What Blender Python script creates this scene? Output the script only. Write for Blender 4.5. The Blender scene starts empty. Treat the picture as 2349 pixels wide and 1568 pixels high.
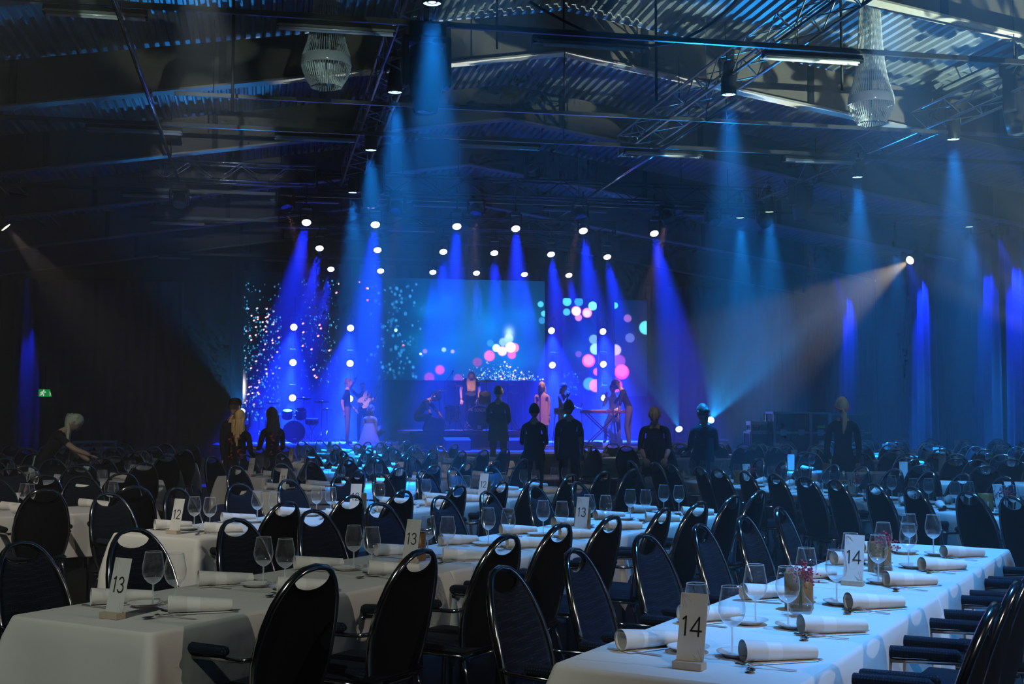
import bpy, bmesh, math, random
import numpy as np
from mathutils import Vector, Matrix, Quaternion

random.seed(7)
sc = bpy.context.scene
COL = sc.collection
R = math.radians

# ------------------------------------------------------------------ frame of reference
# camera stands at the origin looking along +Y (slightly up); the hall is turned 11.6 degrees about Z
F_PX, CX, CY, PITCH, EYE = 2800.0, 1174.5, 784.0, math.atan(161 / 2800.0), 1.62
HA = R(11.6)
HC, HS = math.cos(HA), math.sin(HA)


def H(u, v, z=0.0):
    """hall coordinates (u across, v towards the stage) to world"""
    return Vector((u * HC - v * HS, u * HS + v * HC, z))


def ray(px, py):
    x, y = (px - CX) / F_PX, (CY - py) / F_PX
    return Vector((x, math.cos(PITCH) - y * math.sin(PITCH), math.sin(PITCH) + y * math.cos(PITCH)))


def at(px, py, Y):
    d = ray(px, py)
    return Vector((0, 0, EYE)) + d * (Y / d.y)


def at_v(px, py, v):
    """point on the plane hall-v = v"""
    d = ray(px, py)
    t = v / (-d.x * HS + d.y * HC)
    return Vector((0, 0, EYE)) + d * t


def px_of(p):
    q = p - Vector((0, 0, EYE))
    f = q.y * math.cos(PITCH) + q.z * math.sin(PITCH)
    return CX + F_PX * q.x / max(f, 0.01)


# ------------------------------------------------------------------ camera
cam_d = bpy.data.cameras.new('camera')
cam = bpy.data.objects.new('camera', cam_d)
COL.objects.link(cam)
cam.location = (0, 0, EYE)
cam.rotation_euler = (R(90) + PITCH, 0, 0)
cam_d.sensor_width = 36.0
cam_d.lens = 36.0 * F_PX / 2349.0
cam_d.clip_start = 0.1
cam_d.clip_end = 200
sc.camera = cam

# ------------------------------------------------------------------ view, sampling
sc.view_settings.view_transform = 'Standard'
sc.view_settings.look = 'None'
sc.view_settings.gamma = 1
sc.view_settings.use_curve_mapping = False
sc.view_settings.exposure = 0.0
cy = sc.cycles
cy.use_denoising = True
cy.max_bounces = 5
cy.diffuse_bounces = 2
cy.glossy_bounces = 3
cy.transmission_bounces = 4
cy.transparent_max_bounces = 16
cy.volume_bounces = 0
cy.caustics_reflective = False
cy.caustics_refractive = False
cy.sample_clamp_indirect = 3.0
cy.use_adaptive_sampling = True
cy.adaptive_threshold = 0.08
cy.adaptive_min_samples = 12

# ------------------------------------------------------------------ world: dark, filled with stage haze
HAZE = 0.0112
w = bpy.data.worlds.new('hall_air')
sc.world = w
w.use_nodes = True
nt = w.node_tree
nt.nodes.clear()
wo = nt.nodes.new('ShaderNodeOutputWorld')
bg = nt.nodes.new('ShaderNodeBackground')
bg.inputs['Color'].default_value = (0.004, 0.008, 0.02, 1)
bg.inputs['Strength'].default_value = 0.0
vs = nt.nodes.new('ShaderNodeVolumeScatter')
vs.inputs['Color'].default_value = (1, 1, 1, 1)
vs.inputs['Density'].default_value = HAZE
vs.inputs['Anisotropy'].default_value = 0.35
nt.links.new(bg.outputs[0], wo.inputs['Surface'])
nt.links.new(vs.outputs[0], wo.inputs['Volume'])

CYAN = (0.006, 0.25, 1.0)
BLUE = (0.004, 0.022, 1.0)
TEAL = (0.008, 0.30, 0.85)
WARM = (1.0, 0.86, 0.62)
NEUT = (1.0, 0.93, 0.80)


def gobo(light, scale=9.0, lo=0.42, hi=0.62, detail=2.0, kind='noise', stretch=(1, 1, 1), dist=0.0, slit=None):
    """a glass gobo in front of the lamp: the beam's strength depends on the direction it leaves in"""
    light.use_nodes = True
    t = light.node_tree
    t.nodes.clear()
    out = t.nodes.new('ShaderNodeOutputLight')
    em = t.nodes.new('ShaderNodeEmission')
    tc = t.nodes.new('ShaderNodeTexCoord')
    sp = t.nodes.new('ShaderNodeSeparateXYZ')
    t.links.new(tc.outputs['Normal'], sp.inputs[0])
    dv = []
    for a in ('X', 'Y'):
        m = t.nodes.new('ShaderNodeMath')
        m.operation = 'DIVIDE'
        t.links.new(sp.outputs[a], m.inputs[0])
        t.links.new(sp.outputs['Z'], m.inputs[1])
        dv.append(m)
    cb = t.nodes.new('ShaderNodeCombineXYZ')
    t.links.new(dv[0].outputs[0], cb.inputs[0])
    t.links.new(dv[1].outputs[0], cb.inputs[1])
    mp = t.nodes.new('ShaderNodeMapping')
    mp.inputs['Scale'].default_value = stretch
    t.links.new(cb.outputs[0], mp.inputs[0])
    if kind == 'noise':
        nz = t.nodes.new('ShaderNodeTexNoise')
        nz.inputs['Scale'].default_value = scale
        nz.inputs['Detail'].default_value = detail
        nz.inputs['Distortion'].default_value = dist
        src = nz.outputs[0]
    else:
        nz = t.nodes.new('ShaderNodeTexWave')
        nz.wave_type = 'RINGS'
        nz.inputs['Scale'].default_value = scale
        nz.inputs['Distortion'].default_value = dist
        nz.inputs['Detail'].default_value = detail
        src = nz.outputs[0]
    t.links.new(mp.outputs[0], nz.inputs['Vector'])
    rp = t.nodes.new('ShaderNodeValToRGB')
    rp.color_ramp.elements[0].position = lo
    rp.color_ramp.elements[0].color = (0.03, 0.03, 0.03, 1)
    rp.color_ramp.elements[1].position = hi
    t.links.new(src, rp.inputs[0])
    if slit:
        # shutter blades close the beam to a band
        ab = t.nodes.new('ShaderNodeMath')
        ab.operation = 'ABSOLUTE'
        t.links.new(dv[1].outputs[0], ab.inputs[0])
        lt = t.nodes.new('ShaderNodeMath')
        lt.operation = 'LESS_THAN'
        lt.inputs[1].default_value = slit
        t.links.new(ab.outputs[0], lt.inputs[0])
        ml = t.nodes.new('ShaderNodeMath')
        ml.operation = 'MULTIPLY'
        t.links.new(lt.outputs[0], ml.inputs[0])
        t.links.new(rp.outputs[0], ml.inputs[1])
        t.links.new(ml.outputs[0], em.inputs['Strength'])
    else:
        t.links.new(rp.outputs[0], em.inputs['Strength'])
    t.links.new(em.outputs[0], out.inputs[0])


def spot(loc, target, power, color, half, blend=0.4, radius=0.06, across=None):
    d = bpy.data.lights.new('beam', 'SPOT')
    d.energy = power
    d.color = color
    d.spot_size = 2 * R(half)
    d.spot_blend = blend
    d.shadow_soft_size = radius
    o = bpy.data.objects.new('beam', d)
    COL.objects.link(o)
    o.location = loc
    dr = (Vector(target) - Vector(loc)).normalized()
    if across is None:
        o.rotation_euler = dr.to_track_quat('-Z', 'Y').to_euler()
    else:
        ax = (Vector(across) - dr * Vector(across).dot(dr)).normalized()
        o.rotation_euler = Matrix((ax, (-dr).cross(ax), -dr)).transposed().to_euler()
    return o


# ------------------------------------------------------------------ front of house lamps, on the roof above and beside the camera
spot((-3.2, 0.6, 5.2), (-1.3, 6.6, 0.7), 430, (0.9, 1.0, 0.88), 25, 0.6, 0.10)
spot((-4.6, 5.2, 6.6), (-3.6, 11.0, 0.7), 800, NEUT, 27, 0.6, 0.12)
spot((-8.0, 9.0, 6.6), (-6.0, 15.5, 0.7), 700, NEUT, 25, 0.6, 0.12)
spot((2.4, -1.2, 4.6), (1.4, 4.6, 0.8), 300, NEUT, 15, 0.6, 0.10)
spot((8.2, 1.6, 4.0), (1.8, 5.6, 0.5), 470, (1.0, 0.84, 0.66), 19, 0.5, 0.06)
# narrow unseen lamps, added to brighten the people among the tables
spot((-3.6, 9.4, 7.0), (-4.0, 18.4, 1.35), 1300, (1.0, 0.84, 0.58), 5.5, 0.6, 0.06)
spot((-7.0, 8.5, 7.0), (-6.45, 16.9, 1.3), 800, (0.8, 1.0, 0.95), 5.0, 0.6, 0.06)
spot((5.6, 9.0, 7.0), (4.65, 17.0, 1.6), 420, (0.7, 0.95, 1.0), 4.0, 0.6, 0.06)
spot((2.0, 9.5, 7.0), (2.15, 18.1, 1.4), 350, (1.0, 0.9, 0.75), 4.0, 0.6, 0.06)
# nearer lamps of the same trusses, over the front tables (above the frame)
for (u, v, pw) in ((7.2, 13.0, 2000), (5.4, 8.4, 2400), (3.6, 4.6, 2600), (3.0, 8.4, 1300), (1.9, 10.4, 1400), (12.1, 15.5, 2000), (12.1, 11.5, 2000), (7.2, 5.6, 2200)):
    p = H(u, v, 6.45)
    spot(p, p + Vector((0, 0.0, -6)), pw, (0.07, 0.38, 1.0), 26, 0.7, 0.08)

# ------------------------------------------------------------------ mesh helpers
class MB:
    """collects shapes and links them as ONE mesh object"""

    def __init__(s):
        s.v, s.f, s.sm, s.mi = [], [], [], []

    def add(s, vs, fs, smooth=False, mi=0, M=None):
        k = len(s.v)
        if M is not None:
            vs = [M @ Vector(p) for p in vs]
        s.v.extend([tuple(p) for p in vs])
        for f in fs:
            s.f.append(tuple(i + k for i in f))
            s.sm.append(smooth)
            s.mi.append(mi)
        return s

    def box(s, c, d, M=None, mi=0):
        x, y, z = c
        a, b, e = d[0] / 2, d[1] / 2, d[2] / 2
        vs = [(x + i * a, y + j * b, z + k * e) for k in (-1, 1) for j in (-1, 1) for i in (-1, 1)]
        fs = [(0, 2, 3, 1), (4, 5, 7, 6), (0, 1, 5, 4), (2, 6, 7, 3), (0, 4, 6, 2), (1, 3, 7, 5)]
        return s.add(vs, fs, False, mi, M)

    def bbox(s, c, d, b=0.01, M=None, mi=0):
        """box with chamfered edges"""
        bm = bmesh.new()
        bmesh.ops.create_cube(bm, size=1.0)
        for q in bm.verts:
            q.co = Vector((q.co.x * d[0] + c[0], q.co.y * d[1] + c[1], q.co.z * d[2] + c[2]))
        bmesh.ops.bevel(bm, geom=bm.edges[:], offset=b, segments=2, affect='EDGES', profile=0.5)
        vs = [q.co.copy() for q in bm.verts]
        bm.verts.index_update()
        fs = [[q.index for q in f.verts] for f in bm.faces]
        bm.free()
        return s.add(vs, fs, False, mi, M)

    def tube(s, pts, r, n=8, closed=False, M=None, mi=0, rx=None, cap=True):
        pts = [Vector(p) for p in pts]
        m = len(pts)
        rr = r if isinstance(r, (list, tuple)) else [r] * m
        vs, fs = [], []
        up = None
        for i, p in enumerate(pts):
            if closed:
                t = pts[(i + 1) % m] - pts[i - 1]
            else:
                t = pts[min(i + 1, m - 1)] - pts[max(i - 1, 0)]
            t = t.normalized() if t.length > 1e-9 else Vector((0, 0, 1))
            if up is None:
                up = Vector((0, 0, 1)) if abs(t.z) < 0.9 else Vector((1, 0, 0))
            a = t.cross(up)
            a = a.normalized() if a.length > 1e-6 else t.orthogonal().normalized()
            b = a.cross(t).normalized()
            up = b
            for k in range(n):
                q = 2 * math.pi * k / n
                ca, sb = math.cos(q) * rr[i] * (rx or 1.0), math.sin(q) * rr[i]
                vs.append(p + a * ca + b * sb)
        for i in range(m if closed else m - 1):
            j = (i + 1) % m
            for k in range(n):
                l = (k + 1) % n
                fs.append((i * n + k, i * n + l, j * n + l, j * n + k))
        if not closed and cap:
            fs.append(tuple(range(n - 1, -1, -1)))
            fs.append(tuple((m - 1) * n + k for k in range(n)))
        return s.add(vs, fs, n > 4, mi, M)

    def lathe(s, prof, n=20, M=None, mi=0, smooth=True):
        vs, fs = [], []
        for (r, z) in prof:
            for k in range(n):
                q = 2 * math.pi * k / n
                vs.append((r * math.cos(q), r * math.sin(q), z))
        for i in range(len(prof) - 1):
            for k in range(n):
                l = (k + 1) % n
                fs.append((i * n + k, i * n + l, (i + 1) * n + l, (i + 1) * n + k))
        return s.add(vs, fs, smooth, mi, M)

    def prism(s, pts, h, M=None, mi=0):
        """outline in the XY plane extruded along Z from 0 to h"""
        n = len(pts)
        vs = [(p[0], p[1], 0) for p in pts] + [(p[0], p[1], h) for p in pts]
        fs = [tuple(range(n - 1, -1, -1)), tuple(range(n, 2 * n))] + [(i, (i + 1) % n, n + (i + 1) % n, n + i) for i in range(n)]
        return s.add(vs, fs, False, mi, M)

    def ball(s, c, r, n=10, m=7, M=None, mi=0):
        rx, ry, rz = r if isinstance(r, (tuple, list)) else (r, r, r)
        vs, fs = [(c[0], c[1], c[2] - rz)], []
        for i in range(1, m):
            a = -math.pi / 2 + math.pi * i / m
            for k in range(n):
                q = 2 * math.pi * k / n
                vs.append((c[0] + rx * math.cos(a) * math.cos(q), c[1] + ry * math.cos(a) * math.sin(q), c[2] + rz * math.sin(a)))
        vs.append((c[0], c[1], c[2] + rz))
        t = len(vs) - 1
        for k in range(n):
            l = (k + 1) % n
            fs.append((0, 1 + l, 1 + k))
            fs.append((t, 1 + (m - 2) * n + k, 1 + (m - 2) * n + l))
        for i in range(m - 2):
            for k in range(n):
                l = (k + 1) % n
                fs.append((1 + i * n + k, 1 + i * n + l, 1 + (i + 1) * n + l, 1 + (i + 1) * n + k))
        return s.add(vs, fs, True, mi, M)

    def grid(s, fn, nu, nv, smooth=True, mi=0, M=None, wrap=False):
        vs = [fn(i / nu, j / nv) for j in range(nv + 1) for i in range(nu + (0 if wrap else 1))]
        k = nu if wrap else nu + 1
        fs = []
        for j in range(nv):
            for i in range(nu):
                i2 = (i + 1) % k
                fs.append((j * k + i, j * k + i2, (j + 1) * k + i2, (j + 1) * k + i))
        return s.add(vs, fs, smooth, mi, M)

    def data(s, name, mats):
        me = bpy.data.meshes.new(name)
        me.from_pydata(s.v, [], s.f)
        mats = mats if isinstance(mats, (list, tuple)) else [mats]
        for m in mats:
            me.materials.append(m)
        me.polygons.foreach_set('use_smooth', s.sm)
        if len(mats) > 1:
            me.polygons.foreach_set('material_index', s.mi)
        me.update()
        return me


def link(name, me, parent=None, loc=None, rz=None, label=None, kind=None):
    o = bpy.data.objects.new(name, me)
    COL.objects.link(o)
    if parent is not None:
        o.parent = parent
    if loc is not None:
        o.location = loc
    if rz is not None:
        o.rotation_euler = (0, 0, rz)
    if label:
        o['label'] = label
    if kind:
        o['kind'] = kind
    return o


def part(name, mb, mats, parent=None, **kw):
    return link(name, mb.data(name, mats), parent, **kw)


def tag(o, label, cat, group=None):
    o['label'] = label
    o['category'] = cat
    if group:
        o['group'] = group
    return o


def thing(name, label, cat, loc=(0, 0, 0), rz=0.0, group=None):
    o = bpy.data.objects.new(name, None)
    COL.objects.link(o)
    o.location = loc
    o.rotation_euler = (0, 0, rz)
    o.empty_display_size = 0.1
    return tag(o, label, cat, group)


def struct(name, mb, mats, parent=None):
    o = part(name, mb, mats, parent)
    if parent is None:
        o['kind'] = 'structure'
    return o


KIDS = {}


def dup(root, loc, rz, label, group=None):
    r = root.copy()
    COL.objects.link(r)
    r.location = loc
    r.rotation_euler = (0, 0, rz)
    r['label'] = label
    if group:
        r['group'] = group
    kids = KIDS.get(root.name)
    if kids is None:
        kids = KIDS[root.name] = [(c, list(c.children)) for c in root.children]
    for c, gs in kids:
        k = c.copy()
        COL.objects.link(k)
        k.parent = r
        for g in gs:
            q = g.copy()
            COL.objects.link(q)
            q.parent = k
    return r


class Proto:
    """first use moves the prototype itself, later uses copy it with all its parts"""

    def __init__(s, make):
        s.make, s.root, s.used = make, None, False

    def put(s, loc, rz, label, group=None):
        if s.root is None:
            s.root = s.make()
            s.used = True
            s.root.location = loc
            s.root.rotation_euler = (0, 0, rz)
            s.root['label'] = label
            if group:
                s.root['group'] = group
            return s.root
        return dup(s.root, loc, rz, label, group)


def T(x=0, y=0, z=0, rx=0, ry=0, rz=0, s=1.0):
    return Matrix.Translation((x, y, z)) @ Matrix.Rotation(rz, 4, 'Z') @ Matrix.Rotation(ry, 4, 'Y') @ Matrix.Rotation(rx, 4, 'X') @ Matrix.Scale(s, 4)


# ------------------------------------------------------------------ materials
def mat(name, col, rough=0.5, metal=0.0, spec=0.5, var=0.12, scale=14.0, bump=0.0, bscale=120.0, emit=None, estr=0.0, sheen=0.0, coat=0.0, trans=0.0):
    m = bpy.data.materials.new(name)
    m.use_nodes = True
    t = m.node_tree
    b = t.nodes['Principled BSDF']
    b.inputs['Roughness'].default_value = rough
    b.inputs['Metallic'].default_value = metal
    b.inputs['Specular IOR Level'].default_value = spec
    if sheen:
        b.inputs['Sheen Weight'].default_value = sheen
    if coat:
        b.inputs['Coat Weight'].default_value = coat
    if emit:
        b.inputs['Emission Color'].default_value = (*emit, 1)
        b.inputs['Emission Strength'].default_value = estr
    tc = t.nodes.new('ShaderNodeTexCoord')
    nz = t.nodes.new('ShaderNodeTexNoise')
    nz.inputs['Scale'].default_value = scale
    nz.inputs['Detail'].default_value = 3
    t.links.new(tc.outputs['Object'], nz.inputs['Vector'])
    mx = t.nodes.new('ShaderNodeMix')
    mx.data_type = 'RGBA'
    mx.inputs[6].default_value = (*[c * (1 - var) for c in col], 1)
    mx.inputs[7].default_value = (*[min(1, c * (1 + var)) for c in col], 1)
    t.links.new(nz.outputs[0], mx.inputs[0])
    t.links.new(mx.outputs[2], b.inputs['Base Color'])
    if bump:
        n2 = t.nodes.new('ShaderNodeTexNoise')
        n2.inputs['Scale'].default_value = bscale
        n2.inputs['Detail'].default_value = 2
        t.links.new(tc.outputs['Object'], n2.inputs['Vector'])
        bp = t.nodes.new('ShaderNodeBump')
        bp.inputs['Strength'].default_value = bump
        bp.inputs['Distance'].default_value = 0.01
        t.links.new(n2.outputs[0], bp.inputs['Height'])
        t.links.new(bp.outputs[0], b.inputs['Normal'])
    return m


def fabric_mat(name, base, dot, scale=95.0):
    """woven upholstery: rows of small lighter dots"""
    m = mat(name, base, 0.85, 0, 0.2, sheen=0.04)
    t = m.node_tree
    b = t.nodes['Principled BSDF']
    tc = t.nodes.new('ShaderNodeTexCoord')
    v = t.nodes.new('ShaderNodeTexVoronoi')
    v.inputs['Scale'].default_value = scale
    v.inputs['Randomness'].default_value = 0.12
    t.links.new(tc.outputs['Object'], v.inputs['Vector'])
    rp = t.nodes.new('ShaderNodeValToRGB')
    rp.color_ramp.elements[0].position = 0.18
    rp.color_ramp.elements[0].color = (*dot, 1)
    rp.color_ramp.elements[1].position = 0.36
    rp.color_ramp.elements[1].color = (*base, 1)
    t.links.new(v.outputs['Distance'], rp.inputs[0])
    t.links.new(rp.outputs[0], b.inputs['Base Color'])
    bp = t.nodes.new('ShaderNodeBump')
    bp.inputs['Strength'].default_value = 0.5
    bp.inputs['Distance'].default_value = 0.004
    bp.invert = True
    t.links.new(v.outputs['Distance'], bp.inputs['Height'])
    t.links.new(bp.outputs[0], b.inputs['Normal'])
    return m


def glass_mat(name, tint=(1, 1, 1), refl=0.95, base=0.06, milk=0.016):
    """thin glass: clear through the middle, mirror-like towards the edges, with a milky white painted in for their bright outline"""
    m = bpy.data.materials.new(name)
    m.use_nodes = True
    t = m.node_tree
    t.nodes.clear()
    out = t.nodes.new('ShaderNodeOutputMaterial')
    tr = t.nodes.new('ShaderNodeBsdfTransparent')
    tr.inputs['Color'].default_value = (*tint, 1)
    gl = t.nodes.new('ShaderNodeBsdfGlossy')
    gl.inputs['Roughness'].default_value = 0.06
    gl.inputs['Color'].default_value = (refl, refl, refl, 1)
    df = t.nodes.new('ShaderNodeBsdfTranslucent')
    df.inputs['Color'].default_value = (0.8, 0.86, 0.9, 1)
    df2 = t.nodes.new('ShaderNodeBsdfDiffuse')
    df2.inputs['Color'].default_value = (0.8, 0.86, 0.9, 1)
    ad = t.nodes.new('ShaderNodeAddShader')
    t.links.new(df.outputs[0], ad.inputs[0])
    t.links.new(df2.outputs[0], ad.inputs[1])
    lw = t.nodes.new('ShaderNodeLayerWeight')
    lw.inputs['Blend'].default_value = 0.5

    def curve(power, mul, add):
        mr = t.nodes.new('ShaderNodeMath')
        mr.operation = 'POWER'
        mr.inputs[1].default_value = power
        t.links.new(lw.outputs['Facing'], mr.inputs[0])
        ma = t.nodes.new('ShaderNodeMath')
        ma.operation = 'MULTIPLY_ADD'
        ma.inputs[1].default_value = mul
        ma.inputs[2].default_value = add
        t.links.new(mr.outputs[0], ma.inputs[0])
        return ma.outputs[0]
    mx = t.nodes.new('ShaderNodeMixShader')
    t.links.new(curve(2.2, 0.7, base), mx.inputs[0])
    t.links.new(tr.outputs[0], mx.inputs[1])
    t.links.new(gl.outputs[0], mx.inputs[2])
    m2 = t.nodes.new('ShaderNodeMixShader')
    t.links.new(curve(4.5, 0.4, milk), m2.inputs[0])  # milky white stands in for light caught along the edges
    t.links.new(mx.outputs[0], m2.inputs[1])
    t.links.new(ad.outputs[0], m2.inputs[2])
    t.links.new(m2.outputs[0], out.inputs['Surface'])
    return m


def emit_mat(name, col, s):
    m = bpy.data.materials.new(name)
    m.use_nodes = True
    t = m.node_tree
    t.nodes.clear()
    out = t.nodes.new('ShaderNodeOutputMaterial')
    e = t.nodes.new('ShaderNodeEmission')
    e.inputs['Color'].default_value = (*col, 1)
    e.inputs['Strength'].default_value = s
    t.links.new(e.outputs[0], out.inputs['Surface'])
    return m


M = dict(
    floor=mat('dark_hall_floor', (0.02, 0.02, 0.023), 0.45, 0, 0.4, 0.3, 3.0, 0.1, 40),
    wall=mat('black_drape_cloth', (0.012, 0.012, 0.016), 0.95, 0, 0.1),
    deck=mat('galvanised_roof_sheet', (0.34, 0.37, 0.38), 0.45, 0.2, 0.4, 0.15, 2.0),
    beam=mat('grey_brown_roof_beam', (0.17, 0.14, 0.115), 0.8, 0, 0.25, 0.12, 3.0, 0.1, 30),
    flange=mat('pale_beam_flange', (0.42, 0.37, 0.32), 0.6, 0, 0.3),
    curtain=mat('grey_blue_stage_curtain', (0.10, 0.10, 0.14), 0.9, 0, 0.2, 0.15, 4.0),
    chrome=mat('polished_chrome_tube', (0.42, 0.43, 0.45), 0.12, 1.0, 0.5, 0.05),
    seat=fabric_mat('dotted_navy_upholstery', (0.003, 0.006, 0.016), (0.030, 0.042, 0.075)),
    shell=mat('black_chair_back_cloth', (0.004, 0.004, 0.006), 0.8, 0, 0.2),
    cloth=mat('white_table_linen', (0.78, 0.76, 0.72), 0.85, 0, 0.2, 0.04, 6.0, 0.55, 5.5, sheen=0.1),
    napkin=mat('white_napkin_linen', (0.82, 0.80, 0.77), 0.8, 0, 0.2, 0.04, 9.0, 0.06, 400),
    band=mat('satin_napkin_band', (0.92, 0.91, 0.90), 0.45, 0, 0.4, 0.03),
    china=mat('white_glazed_china', (0.75, 0.75, 0.74), 0.12, 0, 0.5, 0.03, coat=0.4),
    steel=mat('cutlery_steel', (0.55, 0.56, 0.58), 0.18, 1.0, 0.5, 0.05),
    glass=glass_mat('clear_glass'),
    amber=mat('amber_brown_holder', (0.28, 0.14, 0.045), 0.3, 0, 0.4, 0.35, 22.0),
    wick=mat('candle_wax', (0.5, 0.38, 0.22), 0.5),
    water=glass_mat('vase_water', (0.78, 0.80, 0.80), 0.6, 0.03),
    stemg=mat('green_flower_stem', (0.06, 0.16, 0.05), 0.6),
    bloom=mat('dried_pink_blossom', (0.42, 0.07, 0.11), 0.8, 0, 0.2, 0.5, 60.0),
    card=mat('white_sign_card', (0.74, 0.73, 0.71), 0.6, 0, 0.3, 0.03),
    ink=mat('black_print', (0.01, 0.01, 0.012), 0.7),
    inkgrey=mat('grey_print', (0.42, 0.42, 0.42), 0.7),
    wood=mat('pale_wood_block', (0.52, 0.42, 0.32), 0.6, 0, 0.3, 0.2, 40.0),
    alu=mat('truss_aluminium', (0.42, 0.43, 0.45), 0.28, 1.0, 0.5, 0.1),
    trussblack=mat('black_truss', (0.02, 0.02, 0.022), 0.35, 0.3, 0.5),
    black=mat('black_fixture_paint', (0.010, 0.010, 0.012), 0.45, 0, 0.4),
    rubber=mat('black_cable', (0.008, 0.008, 0.01), 0.6),
    rail=mat('dull_metal_rail', (0.10, 0.10, 0.11), 0.35, 0.7, 0.5),
    rail2=mat('bare_metal_rail', (0.3, 0.3, 0.31), 0.3, 0.9, 0.5),
    white=mat('white_metal_strip', (0.72, 0.72, 0.74), 0.25, 0.25, 0.6),
    dark=mat('dark_stage_cloth', (0.012, 0.012, 0.018), 0.8, 0, 0.2),
    stagetop=mat('dark_stage_deck', (0.10, 0.10, 0.12), 0.35, 0, 0.5),
    riser=mat('brown_riser_edge', (0.16, 0.10, 0.09), 0.6),
    riserdark=mat('dark_riser_skirt', (0.035, 0.03, 0.035), 0.8),
    case=mat('flight_case_panel', (0.03, 0.035, 0.06), 0.5),
    edge=mat('flight_case_edging', (0.45, 0.46, 0.5), 0.3, 0.9, 0.5),
    drum=mat('black_drum_shell', (0.01, 0.01, 0.013), 0.2, 0, 0.5, coat=0.5),
    head=mat('drum_head', (0.02, 0.02, 0.025), 0.4),
    brass=mat('bronze_cymbal', (0.5, 0.4, 0.22), 0.28, 1.0),
    lens_c=emit_mat('lit_cyan_lens', (0.35, 0.75, 1.0), 6.0),
    lens_b=emit_mat('lit_blue_white_lens', (0.72, 0.72, 1.0), 14.0),
    lens_w=emit_mat('lit_warm_lens', (1.0, 0.9, 0.68), 4.0),
    lens_off=mat('dark_glass_lens', (0.05, 0.06, 0.08), 0.08, 0, 0.6, coat=0.6),
    crystal=mat('crystal_bead', (0.85, 0.88, 0.86), 0.12, 0, 0.8, 0.2, 90.0, coat=0.6),
)

# ------------------------------------------------------------------ lettering from strokes
def arc(cx, cy, rx, ry, a0, a1, n=10):
    return [(cx + rx * math.cos(R(a0 + (a1 - a0) * i / n)), cy + ry * math.sin(R(a0 + (a1 - a0) * i / n))) for i in range(n + 1)]


GLYPH = {
    '0': (0.56, [arc(0.28, 0.5, 0.27, 0.5, 0, 360, 20)]),
    '1': (0.26, [[(0.0, 0.86), (0.16, 1.0), (0.16, 0.0)]]),
    '2': (0.54, [arc(0.26, 0.73, 0.25, 0.27, 170, -35, 10) + [(0.0, 0.0), (0.54, 0.0)]]),
    '3': (0.52, [arc(0.24, 0.76, 0.22, 0.24, 160, -90, 10), arc(0.24, 0.26, 0.27, 0.27, 90, -155, 10)]),
    '4': (0.62, [[(0.46, 0.0), (0.46, 1.0), (0.0, 0.26), (0.62, 0.26)]]),
    '5': (0.52, [[(0.48, 1.0), (0.12, 1.0), (0.06, 0.55)] + arc(0.24, 0.32, 0.27, 0.32, 125, -150, 12)]),
    '8': (0.54, [arc(0.27, 0.76, 0.21, 0.24, 0, 360, 14), arc(0.27, 0.26, 0.27, 0.27, 0, 360, 16)]),
    '9': (0.54, [arc(0.27, 0.70, 0.26, 0.30, 0, 360, 16), [(0.52, 0.62), (0.22, 0.0)]]),
    'S': (0.6, [arc(0.3, 0.75, 0.28, 0.24, 30, 270, 9)[:] + arc(0.3, 0.25, 0.28, 0.25, 90, -150, 9)]),
    'O': (0.75, [arc(0.37, 0.5, 0.36, 0.5, 0, 360, 18)]),
    'N': (0.65, [[(0.03, 0), (0.03, 1), (0.6, 0), (0.6, 1)]]),
    'R': (0.6, [[(0.03, 0), (0.03, 1), (0.3, 1)] + arc(0.3, 0.75, 0.27, 0.25, 90, -90, 8) + [(0.03, 0.5)], [(0.28, 0.5), (0.58, 0)]]),
}


def lettering(mb, text, h, thick, M, gap=0.16, mi=0):
    """flat strokes in the XZ plane (reading along +X, up +Z), centred"""
    wd = sum(GLYPH[c][0] for c in text) + gap * (len(text) - 1)
    x = -wd / 2
    for c in text:
        for st in GLYPH[c][1]:
            for a, b in zip(st[:-1], st[1:]):
                ax, az, bx, bz = (a[0] + x) * h, (a[1] - 0.5) * h, (b[0] + x) * h, (b[1] - 0.5) * h
                L = math.hypot(bx - ax, bz - az)
                if L < 1e-6:
                    continue
                ux, uz = (bx - ax) / L, (bz - az) / L
                e = thick * 0.5
                ax, az, bx, bz = ax - ux * e * 0.8, az - uz * e * 0.8, bx + ux * e * 0.8, bz + uz * e * 0.8
                nx, nz = -uz * e, ux * e
                y0, y1 = -0.0012, 0.0
                vs = [(ax + nx, y0, az + nz), (ax - nx, y0, az - nz), (bx - nx, y0, bz - nz), (bx + nx, y0, bz + nz)]
                mb.add(vs, [(0, 1, 2, 3)], False, mi, M)
        x += GLYPH[c][0] + gap


ORD = ['first', 'second', 'third', 'fourth', 'fifth', 'sixth', 'seventh', 'eighth', 'ninth', 'tenth', 'eleventh', 'twelfth', 'thirteenth', 'fourteenth', 'fifteenth', 'sixteenth']

# ------------------------------------------------------------------ the hall
UL, UR, V0, V1, UC = -8.5, 19.5, -10.0, 43.0, 5.2
ZR, SLOPE, BEAM = 8.75, 0.155, 0.75


def roof(u):
    return ZR - SLOPE * abs(u - UC)


mb = MB()
mb.add([H(UL, V0), H(UR, V0), H(UR, V1), H(UL, V1)], [(0, 1, 2, 3)])
struct('floor', mb, M['floor'])


def wall(name, a, b, ztop):
    mb = MB()
    mb.add([H(*a, 0), H(*b, 0), H(*b, ztop), H(*a, ztop)], [(0, 1, 2, 3)])
    return struct(name, mb, M['wall'])


wall('wall_left', (UL, V0), (UL, V1), roof(UL) + 0.3)
wall('wall_right', (UR, V0), (UR, V1), roof(UR) + 0.3)
wall('wall_back', (UL, V1), (UR, V1), 9.2)
wall('wall_front', (UL, V0), (UR, V0), 9.2)

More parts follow.
